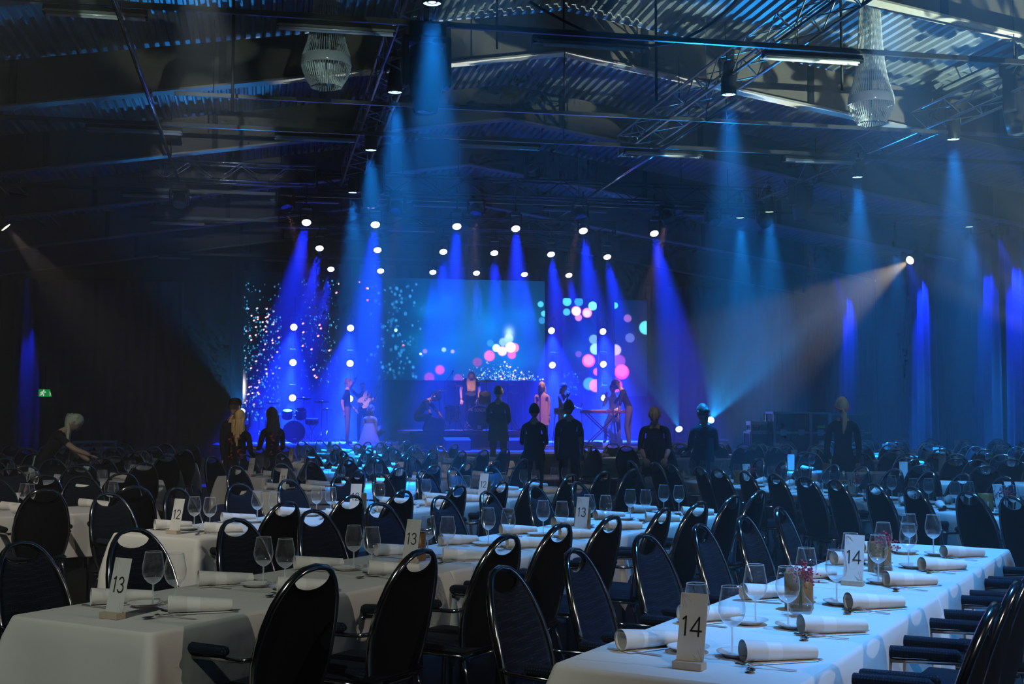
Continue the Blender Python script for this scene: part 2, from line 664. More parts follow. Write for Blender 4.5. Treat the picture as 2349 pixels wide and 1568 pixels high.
# corrugated roof sheets: trapezoid ribs running along the hall
mb = MB()
pitch = 0.165
prof = []
u = UL - 0.1
while u < UR + 0.1:
    for du, dz in ((0, 0.0), (0.03, 0.055), (0.10, 0.055), (0.13, 0.0)):
        prof.append((u + du, roof(u + du) + 0.02 + dz))
    u += pitch
vs, fs = [], []
for (uu, z) in prof:
    vs.append(H(uu, V0 - 0.1, z))
    vs.append(H(uu, V1 + 0.1, z))
for i in range(len(prof) - 1):
    fs.append((2 * i, 2 * i + 2, 2 * i + 3, 2 * i + 1))
mb.add(vs, fs)
struct('ceiling', mb, M['deck'])

for k in range(-1, 6):
    v = 15.8 + 5.0 * k
    mb, fl = MB(), MB()
    for (ua, ub) in ((UL, UC), (UC, UR)):
        za, zb = roof(ua), roof(ub)
        for (dz0, dz1, hw, m_) in ((-BEAM, 0.0, 0.07, mb), (-BEAM - 0.02, -BEAM + 0.012, 0.14, fl)):
            q = [H(ua, v - hw, za + dz0), H(ub, v - hw, zb + dz0), H(ub, v + hw, zb + dz0), H(ua, v + hw, za + dz0)]
            p = [H(ua, v - hw, za + dz1), H(ub, v - hw, zb + dz1), H(ub, v + hw, zb + dz1), H(ua, v + hw, za + dz1)]
            m_.add(q + p, [(3, 2, 1, 0), (4, 5, 6, 7), (0, 1, 5, 4), (2, 3, 7, 6), (0, 4, 7, 3), (1, 2, 6, 5)])
    b = struct('roof_beam', mb, M['beam'])
    part('bottom_flange', fl, M['flange'], b)
    # stiffener plates and pipe drops on the web
    for du in (-9.5, -6.2, -2.4, 1.2, 4.4, 8.2, 11.6):
        uu = UC + du + 0.3 * (k % 2)
        if UL < uu < UR:
            st = MB()
            st.box((0, 0, 0), (0.12, 0.03, BEAM - 0.04), Matrix.Translation(H(uu, v - 0.085, roof(uu) - BEAM / 2)) @ Matrix.Rotation(HA, 4, 'Z'))
            part('web_plate', st, M['black'], b)

# curtains along the right wall and in the back corners: pleated drapes
def curtain(name, a, b, z0, z1, label, amp=0.10, pleat=0.34, group=None, seed=0):
    a, b = Vector(a), Vector(b)
    L = (b - a).length
    d = (b - a) / L
    n = Vector((-d.y, d.x))
    rnd = random.Random(seed)
    nx = max(12, int(L / 0.05))
    ph = [rnd.uniform(-0.9, 0.9) for _ in range(int(L / pleat) + 3)]

    def fn(s, t):
        x = s * L
        k = x / pleat
        i = int(k)
        p = k * 2 * math.pi + ph[i] * (1 - (k - i)) + ph[i + 1] * (k - i)
        o = amp * (0.35 + 0.65 * (1 - t) + 0.0) * math.sin(p) + 0.03 * math.sin(x * 1.7 + 3 * t)
        q = a + d * x + n * o
        return (q.x, q.y, z0 + (z1 - z0) * t)

    mb = MB()
    mb.grid(fn, nx, 6)
    o = part(name, mb, M['curtain'])
    return tag(o, label, 'curtain', group)


hw = UR - 0.45
seg = [(16.2, 22.6), (22.7, 28.6), (28.7, 35.4), (35.5, 42.5)]
nm = ['nearest the tables at the frame edge', 'behind the far cluster of chairs', 'behind the warm spotlight beam', 'in the corner beside the flight cases']
for i, (a, b) in enumerate(seg):
    curtain('curtain', H(hw, a).xy, H(hw, b).xy, 0.02, 6.45, 'tall pleated dark curtain, side wall length ' + nm[i], seed=i)
curtain('curtain', H(-8.0, V1 - 0.5).xy, H(-2.6, V1 - 0.6).xy, 0.02, 6.0, 'pleated dark curtain at the back beside the green exit sign', seed=9)
curtain('curtain', H(13.6, V1 - 0.5).xy, H(18.9, V1 - 0.6).xy, 0.02, 6.2, 'pleated dark back curtain between stage and side wall', seed=12)

# ------------------------------------------------------------------ trusses
def truss(p, q, size, label, mats=None, name='lighting_truss', step=0.55):
    """four-chord box truss from p to q (centre line)"""
    p, q = Vector(p), Vector(q)
    L = (q - p).length
    d = (q - p).normalized()
    rz = math.atan2(d.y, d.x)
    t = thing(name, label, 'truss', p, rz)
    m = mats or M['alu']
    h = size / 2
    for (a, b) in ((-h, -h), (h, -h), (-h, h), (h, h)):
        c = MB()
        c.tube([(0, a, b), (L, a, b)], 0.025, 7)
        part('chord', c, m, t)
    n = max(2, int(L / step))
    st = L / n
    for face in range(4):
        br = MB()
        for i in range(n):
            x0, x1 = i * st, (i + 1) * st
            s0, s1 = (-h, h) if i % 2 else (h, -h)
            if face == 0:
                a, b = (x0, -h, s0), (x1, -h, s1)
            elif face == 1:
                a, b = (x0, h, s0), (x1, h, s1)
            elif face == 2:
                a, b = (x0, s0, -h), (x1, s1, -h)
            else:
                a, b = (x0, s0, h), (x1, s1, h)
            br.tube([a, b], 0.011, 5, cap=False)
        part('bracing', br, m, t, kind='stuff')
    for x in (0, L):
        e = MB()
        e.tube([(x, -h, -h), (x, h, -h), (x, h, h), (x, -h, h)], 0.015, 5, closed=True)
        part('end_frame', e, m, t)
    # chain hoists up to the roof
    ch = MB()
    for x in (L * 0.18, L * 0.8):
        ch.tube([(x, 0, h), (x, 0, h + 0.75)], 0.012, 5)
    part('hoist_chain', ch, M['rubber'], t)
    return t


ZT = 7.02
truss(H(1.95, 9.0, ZT), H(1.95, 27.85, ZT), 0.42, 'long aluminium truss with black hanging moving lights, beside the crystal chandelier over the centre')
truss(H(7.25, 8.0, ZT), H(7.25, 23.6, ZT), 0.42, 'long bluish aluminium truss crossing the roof ridge, right of centre, ending in mid air')
truss(H(12.1, 14.0, ZT), H(12.1, 27.9, ZT), 0.42, 'bright aluminium truss with a moving light standing on top of it')
truss(H(18.3, 22.0, ZT), H(18.3, 37.5, ZT), 0.42, 'dim blue aluminium truss along the curtained side wall')
truss(H(-5.75, 18.0, ZT), H(-5.75, 38.0, ZT), 0.42, 'dim grey aluminium truss at the far left edge')
truss(H(-2.7, 28.1, ZT), H(1.15, 28.1, ZT), 0.40, 'short silver cross truss in front of the stage, left half')
truss(H(1.2, 28.15, ZT - 0.1), H(12.2, 28.15, ZT - 0.1), 0.40, 'long black cross truss in front of the stage', M['trussblack'])
truss(H(0.4, 32.6, 6.75), H(9.6, 32.6, 6.75), 0.30, 'black truss above the front of the stage', M['trussblack'])
truss(H(0.6, 37.0, 6.95), H(10.0, 37.0, 6.95), 0.30, 'black truss above the main screen', M['trussblack'])


# ------------------------------------------------------------------ lamps
def make_par():
    t = thing('spotlight', '', 'stage light')
    b = MB()
    b.lathe([(0.0, -0.10), (0.05, -0.10), (0.075, -0.13), (0.085, -0.30), (0.115, -0.36), (0.12, -0.62), (0.112, -0.63), (0.108, -0.60)], 18)
    part('body', b, M['black'], t)
    y = MB()
    y.tube([(-0.14, 0, -0.36), (-0.14, 0, -0.06), (0.14, 0, -0.06), (0.14, 0, -0.36)], 0.012, 6)
    y.box((0, 0, -0.02), (0.06, 0.05, 0.10))
    part('yoke', y, M['black'], t)
    l = MB()
    l.lathe([(0.106, -0.615), (0.085, -0.612), (0.07, -0.607)], 18)
    l.lathe([(0.045, -0.606), (0.0, -0.606)], 12)
    part('lens', l, M['lens_c'], t)
    i = MB()
    i.lathe([(0.07, -0.600), (0.0, -0.598)], 16)
    part('lens_glass', i, M['lens_off'], t)
    return t


PAR = Proto(make_par)


def make_big_mover():
    t = thing('moving_head_light', '', 'stage light')
    b = MB()
    b.bbox((0, 0, -0.09), (0.42, 0.34, 0.16), 0.03)
    part('base', b, M['black'], t)
    y = MB()
    for s in (-1, 1):
        y.bbox((s * 0.235, 0, -0.40), (0.07, 0.20, 0.52), 0.025)
        y.bbox((s * 0.16, 0, -0.18), (0.18, 0.2, 0.06), 0.02)
    part('yoke', y, M['black'], t)
    h = MB()
    h.lathe([(0.0, -0.20), (0.10, -0.21), (0.17, -0.25), (0.19, -0.38), (0.19, -0.62), (0.165, -0.76), (0.125, -0.92), (0.118, -0.90)], 18)
    part('head', h, M['black'], t)
    l = MB()
    l.lathe([(0.117, -0.905), (0.06, -0.915), (0.0, -0.92)], 16)
    part('lens', l, M['lens_off'], t)
    k = MB()
    k.box((0, 0.0, 0.10), (0.05, 0.05, 0.26))
    part('clamp', k, M['black'], t)
    return t


BIG = Proto(make_big_mover)


def make_small_mover():
    """wash mover hanging from the cross truss, head turned down towards the room"""
    t = thing('moving_head_light', '', 'stage light')
    b = MB()
    b.bbox((0, 0, -0.06), (0.30, 0.24, 0.12), 0.02)
    part('base', b, M['black'], t)
    y = MB()
    for s in (-1, 1):
        y.bbox((s * 0.19, 0, -0.28), (0.05, 0.14, 0.36), 0.02)
    y.bbox((0, 0, -0.13), (0.40, 0.12, 0.05), 0.015)
    part('yoke', y, M['black'], t)
    h = MB()
    h.lathe([(0.0, 0.16), (0.11, 0.15), (0.145, 0.10), (0.155, -0.04), (0.15, -0.15), (0.13, -0.16), (0.125, -0.14)], 16, T(0, 0, -0.36, rx=R(-38)))
    part('head', h, M['black'], t)
    l = MB()
    l.lathe([(0.128, -0.142), (0.07, -0.150), (0.0, -0.152)], 14, T(0, 0, -0.36, rx=R(-38)))
    part('lens', l, M['lens_off'], t)
    return t


SMALL = Proto(make_small_mover)


def make_wash(angle):
    """LED wash head, lit; the lens is turned from straight down towards the room by angle"""
    def f():
        t = thing('led_wash_light', '', 'stage light')
        b = MB()
        b.bbox((0, 0, 0.36), (0.20, 0.16, 0.10), 0.02)
        part('base', b, M['black'], t)
        y = MB()
        for s in (-1, 1):
            y.box((s * 0.135, 0, 0.17), (0.025, 0.08, 0.34))
        y.box((0, 0, 0.33), (0.29, 0.08, 0.025))
        part('yoke', y, M['black'], t)
        A = T(rx=R(-angle))
        h = MB()
        h.lathe([(0.0, 0.17), (0.07, 0.16), (0.105, 0.10), (0.115, 0.0), (0.108, -0.012), (0.100, 0.0)], 16, A)
        part('head', h, M['black'], t)
        l = MB()
        l.lathe([(0.104, -0.004), (0.06, -0.010), (0.0, -0.012)], 18, A)
        part('lens', l, M['lens_b'], t)
        return t
    return f


WASH_TOP = Proto(make_wash(38))
WASH_TOWER = Proto(make_wash(72))

# cyan spotlights under the long trusses; the beam points straight down
pw_c = 17000
pars = [
    ('T1', 1.95, [14.25, 18.4, 22.6, 27.1], ['at the top edge over the largest black moving light', 'beside the crystal chandelier on the centre truss', 'on the centre truss, above the second black moving light', 'at the stage end of the centre truss']),
    ('T2', 7.0, [17.5], ['on the truss that ends in mid air, right of the roof ridge']),
    ('T3', 12.1, [19.6, 23.2, 27.7, 28.7], ['on the bright truss close to the frame edge', 'on the bright truss below the upright moving light', 'at the stage end of the bright truss', 'last before the cross truss, beside the bright truss end']),
    ('T4', 18.25, [26.3, 28.9, 32.7], ['on the side wall truss nearest the frame edge', 'on the side wall truss, above the blue curtain streak', 'on the side wall truss farthest away, beside the warm beam']),
]
tilts = {'T1': (0.05, 0.0), 'T2': (0.03, 0.0), 'T3': (0.05, 0), 'T4': (0.03, 0)}
for (k, u, vv, tx) in pars:
    for i, v in enumerate(vv):
        p = H(u, v, ZT + 0.10)
        if k == 'T3' and i == 3:
            p = H(11.75, 28.7, ZT + 0.1)
        # lens sits 0.6 below the clamp
        o = PAR.put(p, HA + random.uniform(-0.3, 0.3), 'cyan spotlight ' + tx[i], 'cyan spotlights under the long trusses')
        l = p + Vector((0, 0, -0.66))
        pw = pw_c * (1.0 if k in ('T1', 'T3') else 0.8)
        spot(l, l + Vector((0.35 * tilts[k][0] * 6, -0.2, -6)), pw * (0.75 if k == 'T4' else 1.0), CYAN, 13.5, 0.75, 0.10)

# big black moving heads
bigs = [
    (at(978, 55, 15.3), 'large black moving light hanging beside the centre truss, near the top edge'),
    (at(851, 358, 26.5), 'large black moving light hanging at the stage end of the centre truss'),
    (at(1836, 392, 28.0), 'large black moving light under the bright truss, with a faint reddish beam'),
    (at(2330, 150, 19.8), 'large black moving light cut by the frame edge, on the bright truss'),
]
for i, (p, lb) in enumerate(bigs):
    o = BIG.put(p, HA + 0.2 * i, lb, 'large black moving lights')
    if i == 0:
        o.scale = (1.15, 1.15, 1.25)
spot(at(1845, 520, 28.0), at(1858, 600, 28.0), 520, (1.0, 0.42, 0.34), 9, 0.6, 0.1)
spot(H(2.35, 26.3, 6.25), H(2.5, 26.6, 0), 260, (1.0, 0.5, 0.4), 7, 0.6, 0.1)
spot(H(2.75, 14.9, 5.9), H(2.9, 15.3, 0), 220, (1.0, 0.6, 0.5), 7, 0.6, 0.1)

# movers hanging in the cross truss, left to right
for i, (px, py) in enumerate(((412, 405), (655, 418), (910, 432), (1092, 438), (1330, 448), (1530, 455), (1635, 460), (1752, 462))):
    p = at_v(px, py, 28.1)
    SMALL.put((p.x, p.y, 6.72), HA + random.uniform(-0.4, 0.4), '%s small black moving light from the left in the row under the cross truss' % ORD[i], 'movers under the cross truss')
for (px, c) in ((910, 0.5), (1092, 0.6)):
    p = at_v(px, 470, 28.1)
    spot((p.x, p.y, 6.2), (p.x, p.y - 1, 0), 120, (1.0, 0.45, 0.45), 7, 0.6, 0.08)
for (i, tx, ty, tz, pw) in ((1, 800, 33.5, 1.9, 3000), (2, 850, 32, 1.4, 1500), (3, 1075, 32.0, 1.9, 3600), (3, 960, 31.5, 1.5, 1600), (4, 1243, 30.4, 1.7, 2000), (5, 1410, 32.5, 1.7, 3600), (5, 1440, 31.5, 1.4, 2000)):
    q_ = at_v((412, 655, 910, 1092, 1330, 1530)[i], 465, 28.1)
    p_ = at(tx, 900, ty)
    spot((q_.x, q_.y + 0.2, 6.25), (p_.x, p_.y, tz), pw, (1.0, 0.52, 0.42), 7.5, 0.7, 0.06)
# movers standing upright on trusses: the same head turned over
def make_up():
    t = thing('moving_head_light', '', 'stage light')
    b = MB()
    b.bbox((0, 0, 0.07), (0.36, 0.30, 0.14), 0.02)
    part('base', b, M['black'], t)
    y = MB()
    for s in (-1, 1):
        y.bbox((s * 0.21, 0, 0.40), (0.06, 0.16, 0.56), 0.02)
    y.bbox((0, 0, 0.16), (0.46, 0.16, 0.06), 0.02)
    part('yoke', y, M['black'], t)
    h = MB()
    h.lathe([(0.0, -0.22), (0.12, -0.21), (0.155, -0.14), (0.16, 0.10), (0.135, 0.26), (0.125, 0.30), (0.118, 0.28)], 16, T(0, 0, 0.60, rx=R(72)))
    part('head', h, M['black'], t)
    l = MB()
    l.lathe([(0.12, 0.285), (0.06, 0.292), (0.0, 0.294)], 14, T(0, 0, 0.60, rx=R(72)))
    part('lens', l, M['lens_off'], t)
    return t


UPM = Proto(make_up)
o = UPM.put(H(12.1, 21.7, ZT + 0.22), HA + R(75), 'black moving light standing upright on the bright truss before the chandelier', 'movers standing on trusses')
o.scale = (0.8, 0.8, 0.5)
p = at_v(1220, 390, 28.15)
UPM.put((p.x, p.y, ZT + 0.11), HA + R(20), 'black moving light standing upright on the black cross truss', 'movers standing on trusses')
p = at_v(535, 370, 28.1)
o = UPM.put((p.x, p.y, ZT + 0.21), HA + R(-60), 'black moving light standing upright on the short silver cross truss', 'movers standing on trusses')
o.scale = (0.85, 0.85, 0.7)

spot((-1.6, 6.0, 4.0), at(505, 388, 28.2), 5000, (0.75, 0.92, 1.0), 4.2, 0.5, 0.05)  # unseen spot added to brighten the short silver cross truss
# LED wash heads over the stage: three rows
rows = [
    (28.1, [(703, 510), (861, 515), (1048, 519), (1183, 524), (1338, 529), (1501, 535)], 'front', 75000),
    (32.6, [(733, 569), (866, 573), (1017, 577), (1134, 580), (1264, 583), (1393, 589)], 'middle', 75000),
    (36.9, [(759, 617), (873, 621), (993, 624), (1093, 626), (1203, 629), (1305, 631)], 'rear', 55000),
]
for (v, lst, nm_, pw) in rows:
    for i, (px, py) in enumerate(lst):
        p = at_v(px, py, v)
        side = (i - 2.5) / 2.5
        WASH_TOP.put(p, HA, 'lit blue wash light, %s from the left in the %s hanging row' % (ORD[i], nm_), 'wash lights above the stage')
        tgt = p + Vector((side * 1.1, -0.25, -6))
        spot(p + Vector((0, -0.06, -0.05)), tgt, pw, BLUE, 12, 0.75, 0.10)
        pipe = MB()
        top = (6.9 if v < 30 else 6.6 if v < 35 else 6.8)
        if top - p.z > 0.42:
            pipe.tube([(p.x, p.y, p.z + 0.40), (p.x, p.y, top)], 0.02, 6)
            tag(part('drop_pipe', pipe, M['black']), 'thin black drop pipe above the %s wash light of the %s row' % (ORD[i], nm_), 'pipe', 'drop pipes over the stage')

# towers of wash lights between the screens
V_SCR = 37.9
towers = [([(674, 750), (672, 831), (671, 912)], 'first'), ([(804, 752), (803, 833), (802, 914)], 'second'), ([(1265, 758), (1267, 837)], 'third'), ([(1383, 760), (1384, 835), (1386, 912)], 'fourth')]
for (lst, nm_) in towers:
    b = at_v(lst[0][0], lst[0][1], V_SCR - 0.5)
    tw = thing('light_tower', 'slim black light tower, %s from the left between the screens' % nm_, 'light stand', (b.x, b.y + 0.18, 0.73), HA)
    po = MB()
    po.tube([(0, 0, 0.02), (0, 0, 4.4)], 0.03, 8)
    part('pole', po, M['black'], tw)
    ba = MB()
    ba.bbox((0, 0, 0.02), (0.5, 0.5, 0.04), 0.01)
    part('base_plate', ba, M['black'], tw)
    for i, (px, py) in enumerate(lst):
        p = at_v(px, py, V_SCR - 0.6)
        WASH_TOWER.put(p, HA, 'lit blue wash light, %s from the top on the %s light tower' % (ORD[i], nm_), 'wash lights on the towers')
        spot(p + Vector((0, -0.08, -0.03)), p + Vector((0.15 * (1 if px > 1000 else -1), -0.9, -2.2)), 60000, BLUE, 28, 0.9, 0.08)

# moving heads on the stage floor: fans of cyan rays
def floor_mover(p, target, name_label):
    t = thing('moving_head_light', name_label, 'stage light', (p.x, p.y, p.z - 0.42), HA, 'lit moving lights on the stage floor')
    b = MB()
    b.bbox((0, 0, 0.06), (0.34, 0.28, 0.12), 0.02)
    part('base', b, M['black'], t)
    y = MB()
    for s in (-1, 1):
        y.bbox((s * 0.18, 0, 0.28), (0.05, 0.13, 0.36), 0.02)
    y.bbox((0, 0, 0.14), (0.38, 0.12, 0.05), 0.015)
    part('yoke', y, M['black'], t)
    dr = (Vector(target) - p)
    dl = Matrix.Rotation(-HA, 3, 'Z') @ dr
    q = dl.to_track_quat('Z', 'Y').to_matrix().to_4x4()
    A = Matrix.Translation((0, 0, 0.42)) @ q
    h = MB()
    h.lathe([(0.0, -0.17), (0.10, -0.16), (0.13, -0.08), (0.13, 0.04), (0.10, 0.15), (0.09, 0.13)], 16, A)
    part('head', h, M['black'], t)
    l = MB()
    l.lathe([(0.092, 0.135), (0.0, 0.14)], 14, A)
    part('lens', l, M['lens_c'], t)
    return t


fm = [
    (at(556, 950, 31.0), at(455, 560, 25.5), 15, 3400, 'lit cyan moving light at the stage edge behind the group of three, beam fanning up'),
    (at(868, 990, 32.0), at(985, 880, 32.5), 8.5, 4500, 'lit cyan moving light beside the kneeling woman, narrow beam across the stage'),
    (at(1560, 990, 32.0), at(1478, 760, 28.5), 12, 5500, 'lit cyan moving light on a box, right end of the stage, beam leaning inwards'),
    (at(1628, 968, 31.0), at(1790, 620, 24.5), 17, 8500, 'lit cyan moving light behind the waiter with the bun, wide beam fanning over the room'),
    (at(1322, 985, 33.0), at(1262, 905, 33.0), 8, 3500, 'lit cyan moving light behind the man in the navy shirt'),
]
for (p, tg, half, pw, lb) in fm:
    floor_mover(p, tg, lb)
    dr = (tg - p).normalized()
    s = spot(p + dr * 0.16, tg, pw, TEAL, half, 0.35, 0.03)
    gobo(s.data, 7.0 if half > 10 else 10, 0.36, 0.66, 1.5)
# a black box under the one at the right end
bx = MB()
q = at(1560, 990, 32.0)
bx.bbox((0, 0, (q.z - 0.43) / 2), (0.9, 0.6, q.z - 0.43), 0.02)
tag(part('equipment_box', bx, M['dark'], None, loc=(q.x, q.y, 0.0), rz=HA), 'dark equipment box carrying a lit moving light, right end of the stage', 'box')
q = at(1628, 968, 31.0)
bx = MB()
bx.bbox((0, 0, (q.z - 0.43) / 2), (0.8, 0.6, q.z - 0.43), 0.02)
tag(part('equipment_box', bx, M['dark'], None, loc=(q.x, q.y, 0.0), rz=HA), 'dark equipment box behind the waiter with the bun, carrying a lit moving light', 'box')

# warm profile spots
def profile_spot(p, target, label):
    dr = (Vector(target) - p).normalized()
    t = thing('profile_spotlight', label, 'stage light', p, 0)
    A = dr.to_track_quat('Z', 'Y').to_matrix().to_4x4()
    b = MB()
    b.lathe([(0.0, -0.62), (0.11, -0.60), (0.14, -0.45), (0.14, -0.25), (0.10, -0.20), (0.10, -0.02), (0.13, 0.0), (0.12, 0.0)], 14, A)
    part('body', b, M['black'], t)
    l = MB()
    l.lathe([(0.118, -0.01), (0.0, -0.008)], 14, A)
    part('lens', l, M['lens_w'], t)
    y = MB()
    c = A @ Vector((0, 0, -0.35))
    y.tube([(c.x, c.y, c.z + 0.1), (c.x, c.y, c.z + 0.45)], 0.02, 6)
    part('hanger', y, M['black'], t)


p = at(2087, 597, 32.5)
tg = at(1870, 735, 30.0)
profile_spot(p, tg, 'warm white profile spotlight at the side wall, its beam slanting down to the stage')
s = spot(p + (tg - p).normalized() * 0.05, tg, 6500, (1.0, 0.84, 0.52), 13, 0.4, 0.05)
gobo(s.data, 22, 0.36, 0.66, 2)
p = at(14, 522, 27.0)
tg = at(210, 740, 27.5)
profile_spot(p, tg, 'warm grey profile spotlight at the left edge, its beam slanting down to the stage')
s = spot(p + (tg - p).normalized() * 0.05, tg, 1100, (1.0, 0.80, 0.62), 15, 0.5, 0.05)
gobo(s.data, 22, 0.36, 0.66, 2)
p = at(1932, 510, 30.0)
tg = at(1862, 650, 29.5)
spot(p, tg, 520, (1.0, 0.4, 0.36), 8, 0.6, 0.08)
SMALL.put(p + Vector((0, 0.05, 0.42)), HA + R(30), 'small black moving light with a faint reddish beam, beside the large one on the right', 'movers with a reddish beam')
hp = MB()
hp.tube([(p.x, p.y + 0.05, p.z + 0.42), (p.x, p.y + 0.05, 7.7)], 0.02, 6)
tag(part('drop_pipe', hp, M['black']), 'thin drop pipe carrying the small moving light with the reddish beam', 'pipe')

# blue battens washing the side curtain
for (px, pw, nm_) in ((1942, 9000, 'farthest'), (2112, 12000, 'third from the camera'), (2262, 5000, 'second from the camera'), (2325, 12000, 'nearest')):
    d = ray(px, 500)
    Y = (UR - 0.5) / (d.x / d.y * HC + HS)
    v = Y * (-d.x / d.y * HS + HC)
    q = H(UR - 0.95, v, 6.15)
    spot(q, H(UR - 0.5, v, 4.6), pw * 0.6, BLUE, 17, 0.9, 0.05)
    bt = MB()
    bt.bbox((0, 0, 0), (0.3, 0.22, 0.2), 0.03)
    bt.tube([(0, 0, 0.1), (0, 0, roof(UR - 0.95) - 6.36)], 0.015, 5)
    tag(part('wash_fixture', bt, M['black'], None, loc=q + Vector((0, 0, 0.14)), rz=HA), 'small black fixture lighting the side curtain blue, ' + nm_, 'stage light', 'fixtures above the side curtain')
p = H(-7.2, V1 - 1.1, 6.6)
spot(H(-7.55, V1 - 1.0, 6.2), H(-7.5, V1 - 0.5, 3.0), 5000, BLUE, 6, 0.8, 0.05)

# gobo projectors throwing a leaf pattern on the roof sheets and bands of light along the beams
s = spot(H(11.6, 14.2, 1.9), H(9.6, 17.7, 8.1), 5500, (0.74, 1.0, 0.80), 33, 0.25, 0.01)
gobo(s.data, 10.0, 0.49, 0.54, 1.0, dist=0.9)
spot((0.2, 4.0, 3.6), at(748, 150, 16.4), 900, (0.7, 1.0, 0.86), 3.2, 0.5, 0.02)  # no gobo: unseen spot added to brighten the left chandelier
spot((6.2, 9.0, 4.2), at(1999, 200, 18.2), 600, (0.75, 0.9, 1.0), 5.0, 0.5, 0.02)  # likewise added, unseen, to brighten the right chandelier
s = spot(H(-3.0, 6.0, 3.0), H(-0.3, 16.0, 8.0), 1500, (0.70, 1.0, 0.84), 16, 0.25, 0.01)
gobo(s.data, 15.0, 0.54, 0.59, 1.0, dist=0.9)
s = spot(H(5.6, 21.5, 0.5), H(5.6, 20.82, 7.8), 5000, (0.85, 1.0, 0.92), 40, 0.2, 0.01, across=(HC, HS, 0))
gobo(s.data, 4.5, 0.40, 0.50, 1.0, kind='wave', dist=7.0, slit=0.026)

# ------------------------------------------------------------------ strip lights on trunking, in rows across the hall
def strip_light(u0, u1, v, z, label):
    L = u1 - u0
    t = thing('strip_light', label, 'strip light', H((u0 + u1) / 2, v, z), HA, 'unlit strip lights under the roof')
    hb = MB()
    hb.bbox((0, 0, 0.075), (L, 0.09, 0.07), 0.01)
    part('housing', hb, M['black'], t)
    rf = MB()
    h = L / 2
    rf.add([(-h, -0.10, 0.0), (h, -0.10, 0.0), (h, -0.045, 0.05), (-h, -0.045, 0.05), (-h, 0.10, 0.0), (h, 0.10, 0.0), (h, 0.045, 0.05), (-h, 0.045, 0.05)], [(0, 1, 2, 3), (5, 4, 7, 6), (3, 2, 6, 7)])
    part('reflector', rf, M['white'], t)
    tb = MB()
    tb.tube([(-h + 0.03, 0, 0.012), (h - 0.03, 0, 0.012)], 0.016, 8)
    part('tube', tb, M['white'], t)
    ec = MB()
    for s in (-1, 1):
        ec.box((s * (h - 0.012), 0, 0.03), (0.024, 0.13, 0.07))
    part('end_cap', ec, M['black'], t)


def u_of(px, v, z):
    """hall u where the sight line of column px meets plane v"""
    d = ray(px, 500)
    k = d.x / d.y
    Y = v / (HC - k * HS)
    return Y * (k * HC + HS)


strip_rows = [
    (15.7, 6.55, [(88, 330), (630, 905), (1222, 1478), (1755, 1982)], 'first'),
    (22.2, 6.55, [(193, 415), (628, 815), (1050, 1238), (1433, 1611), (1800, 1965)], 'second'),
    (28.9, 6.55, [(277, 440), (620, 780), (945, 1078), (1245, 1390), (1565, 1678)], 'third'),
    (33.0, 6.55, [(345, 470), (625, 752), (885, 1000)], 'fourth'),
    (40.5, 6.55, [(365, 440), (605, 665)], 'fifth'),
]
for (v, z, lst, nm_) in strip_rows:
    for i, (a, b) in enumerate(lst):
        strip_light(u_of(a, v, z), u_of(b, v, z), v, z, 'unlit white strip light, %s from the left in the %s row from the camera' % (ORD[i], nm_))
    a, b = u_of(-60, v, z), min(UR - 0.5, u_of(2420, v, z))
    a = max(a, UL + 0.3)
    if v > 30:
        a, b = u_of(300, v, z), u_of(1050, v, z)
    rl = thing('cable_trunking', 'thin metal trunking carrying the %s row of strip lights' % nm_, 'trunking', H((a + b) / 2, v, z + 0.17), HA)
    q = MB()
    q.box((0, 0, 0), (b - a, 0.05, 0.07))
    part('rail', q, M['rail'], rl)
    n = int((b - a) / 3.3) + 1
    for i in range(n):
        x = -(b - a) / 2 + 0.6 + i * (b - a - 1.2) / max(1, n - 1)
        uu = (a + b) / 2 + x
        q = MB()
        q.tube([(x, 0, 0.05), (x, 0, roof(uu) - (z + 0.17))], 0.008, 5)
        part('hanger_rod', q, M['rubber'], rl)
# the bare rail between the first and second row
v, z = 19.6, 6.62
a, b = u_of(395, v, z), u_of(2420, v, z)
rl = thing('cable_trunking', 'long bare metal rail across the hall between the first two strip light rows', 'trunking', H((a + b) / 2, v, z), HA)
q = MB()
q.box((0, 0, 0), (b - a, 0.05, 0.06))
part('rail', q, M['rail2'], rl)
for i in range(6):
    x = -(b - a) / 2 + 0.6 + i * (b - a - 1.2) / 5
    q = MB()
    q.tube([(x, 0, 0.03), (x, 0, roof((a + b) / 2 + x) - z)], 0.008, 5)
    part('hanger_rod', q, M['rubber'], rl)
# shiny round ducts running along the roof slope, on the left and to the right of the ridge
for (pts, lb) in ((((268, 20), (350, 255)), 'thin shiny pipe running along the hall under the roof, left side'), (((1640, 262), (1385, 405)), 'thin shiny pipe running along the hall under the roof, right of the ridge')):
    q = MB()
    a = at_v(pts[0][0], pts[0][1], 15.0 if pts[0][0] < 1000 else 19.2)
    u = a.x * HC + a.y * HS
    v = -a.x * HS + a.y * HC
    q.tube([H(u, v - 1, a.z), H(u, v + 11, a.z)], 0.035, 8)
    q.tube([H(u, v + 0.4, a.z), H(u, v + 0.4, roof(u))], 0.008, 5)
    q.tube([H(u, v + 9.0, a.z), H(u, v + 9.0, roof(u))], 0.008, 5)
    tag(part('conduit_pipe', q, M['chrome']), lb, 'pipe')
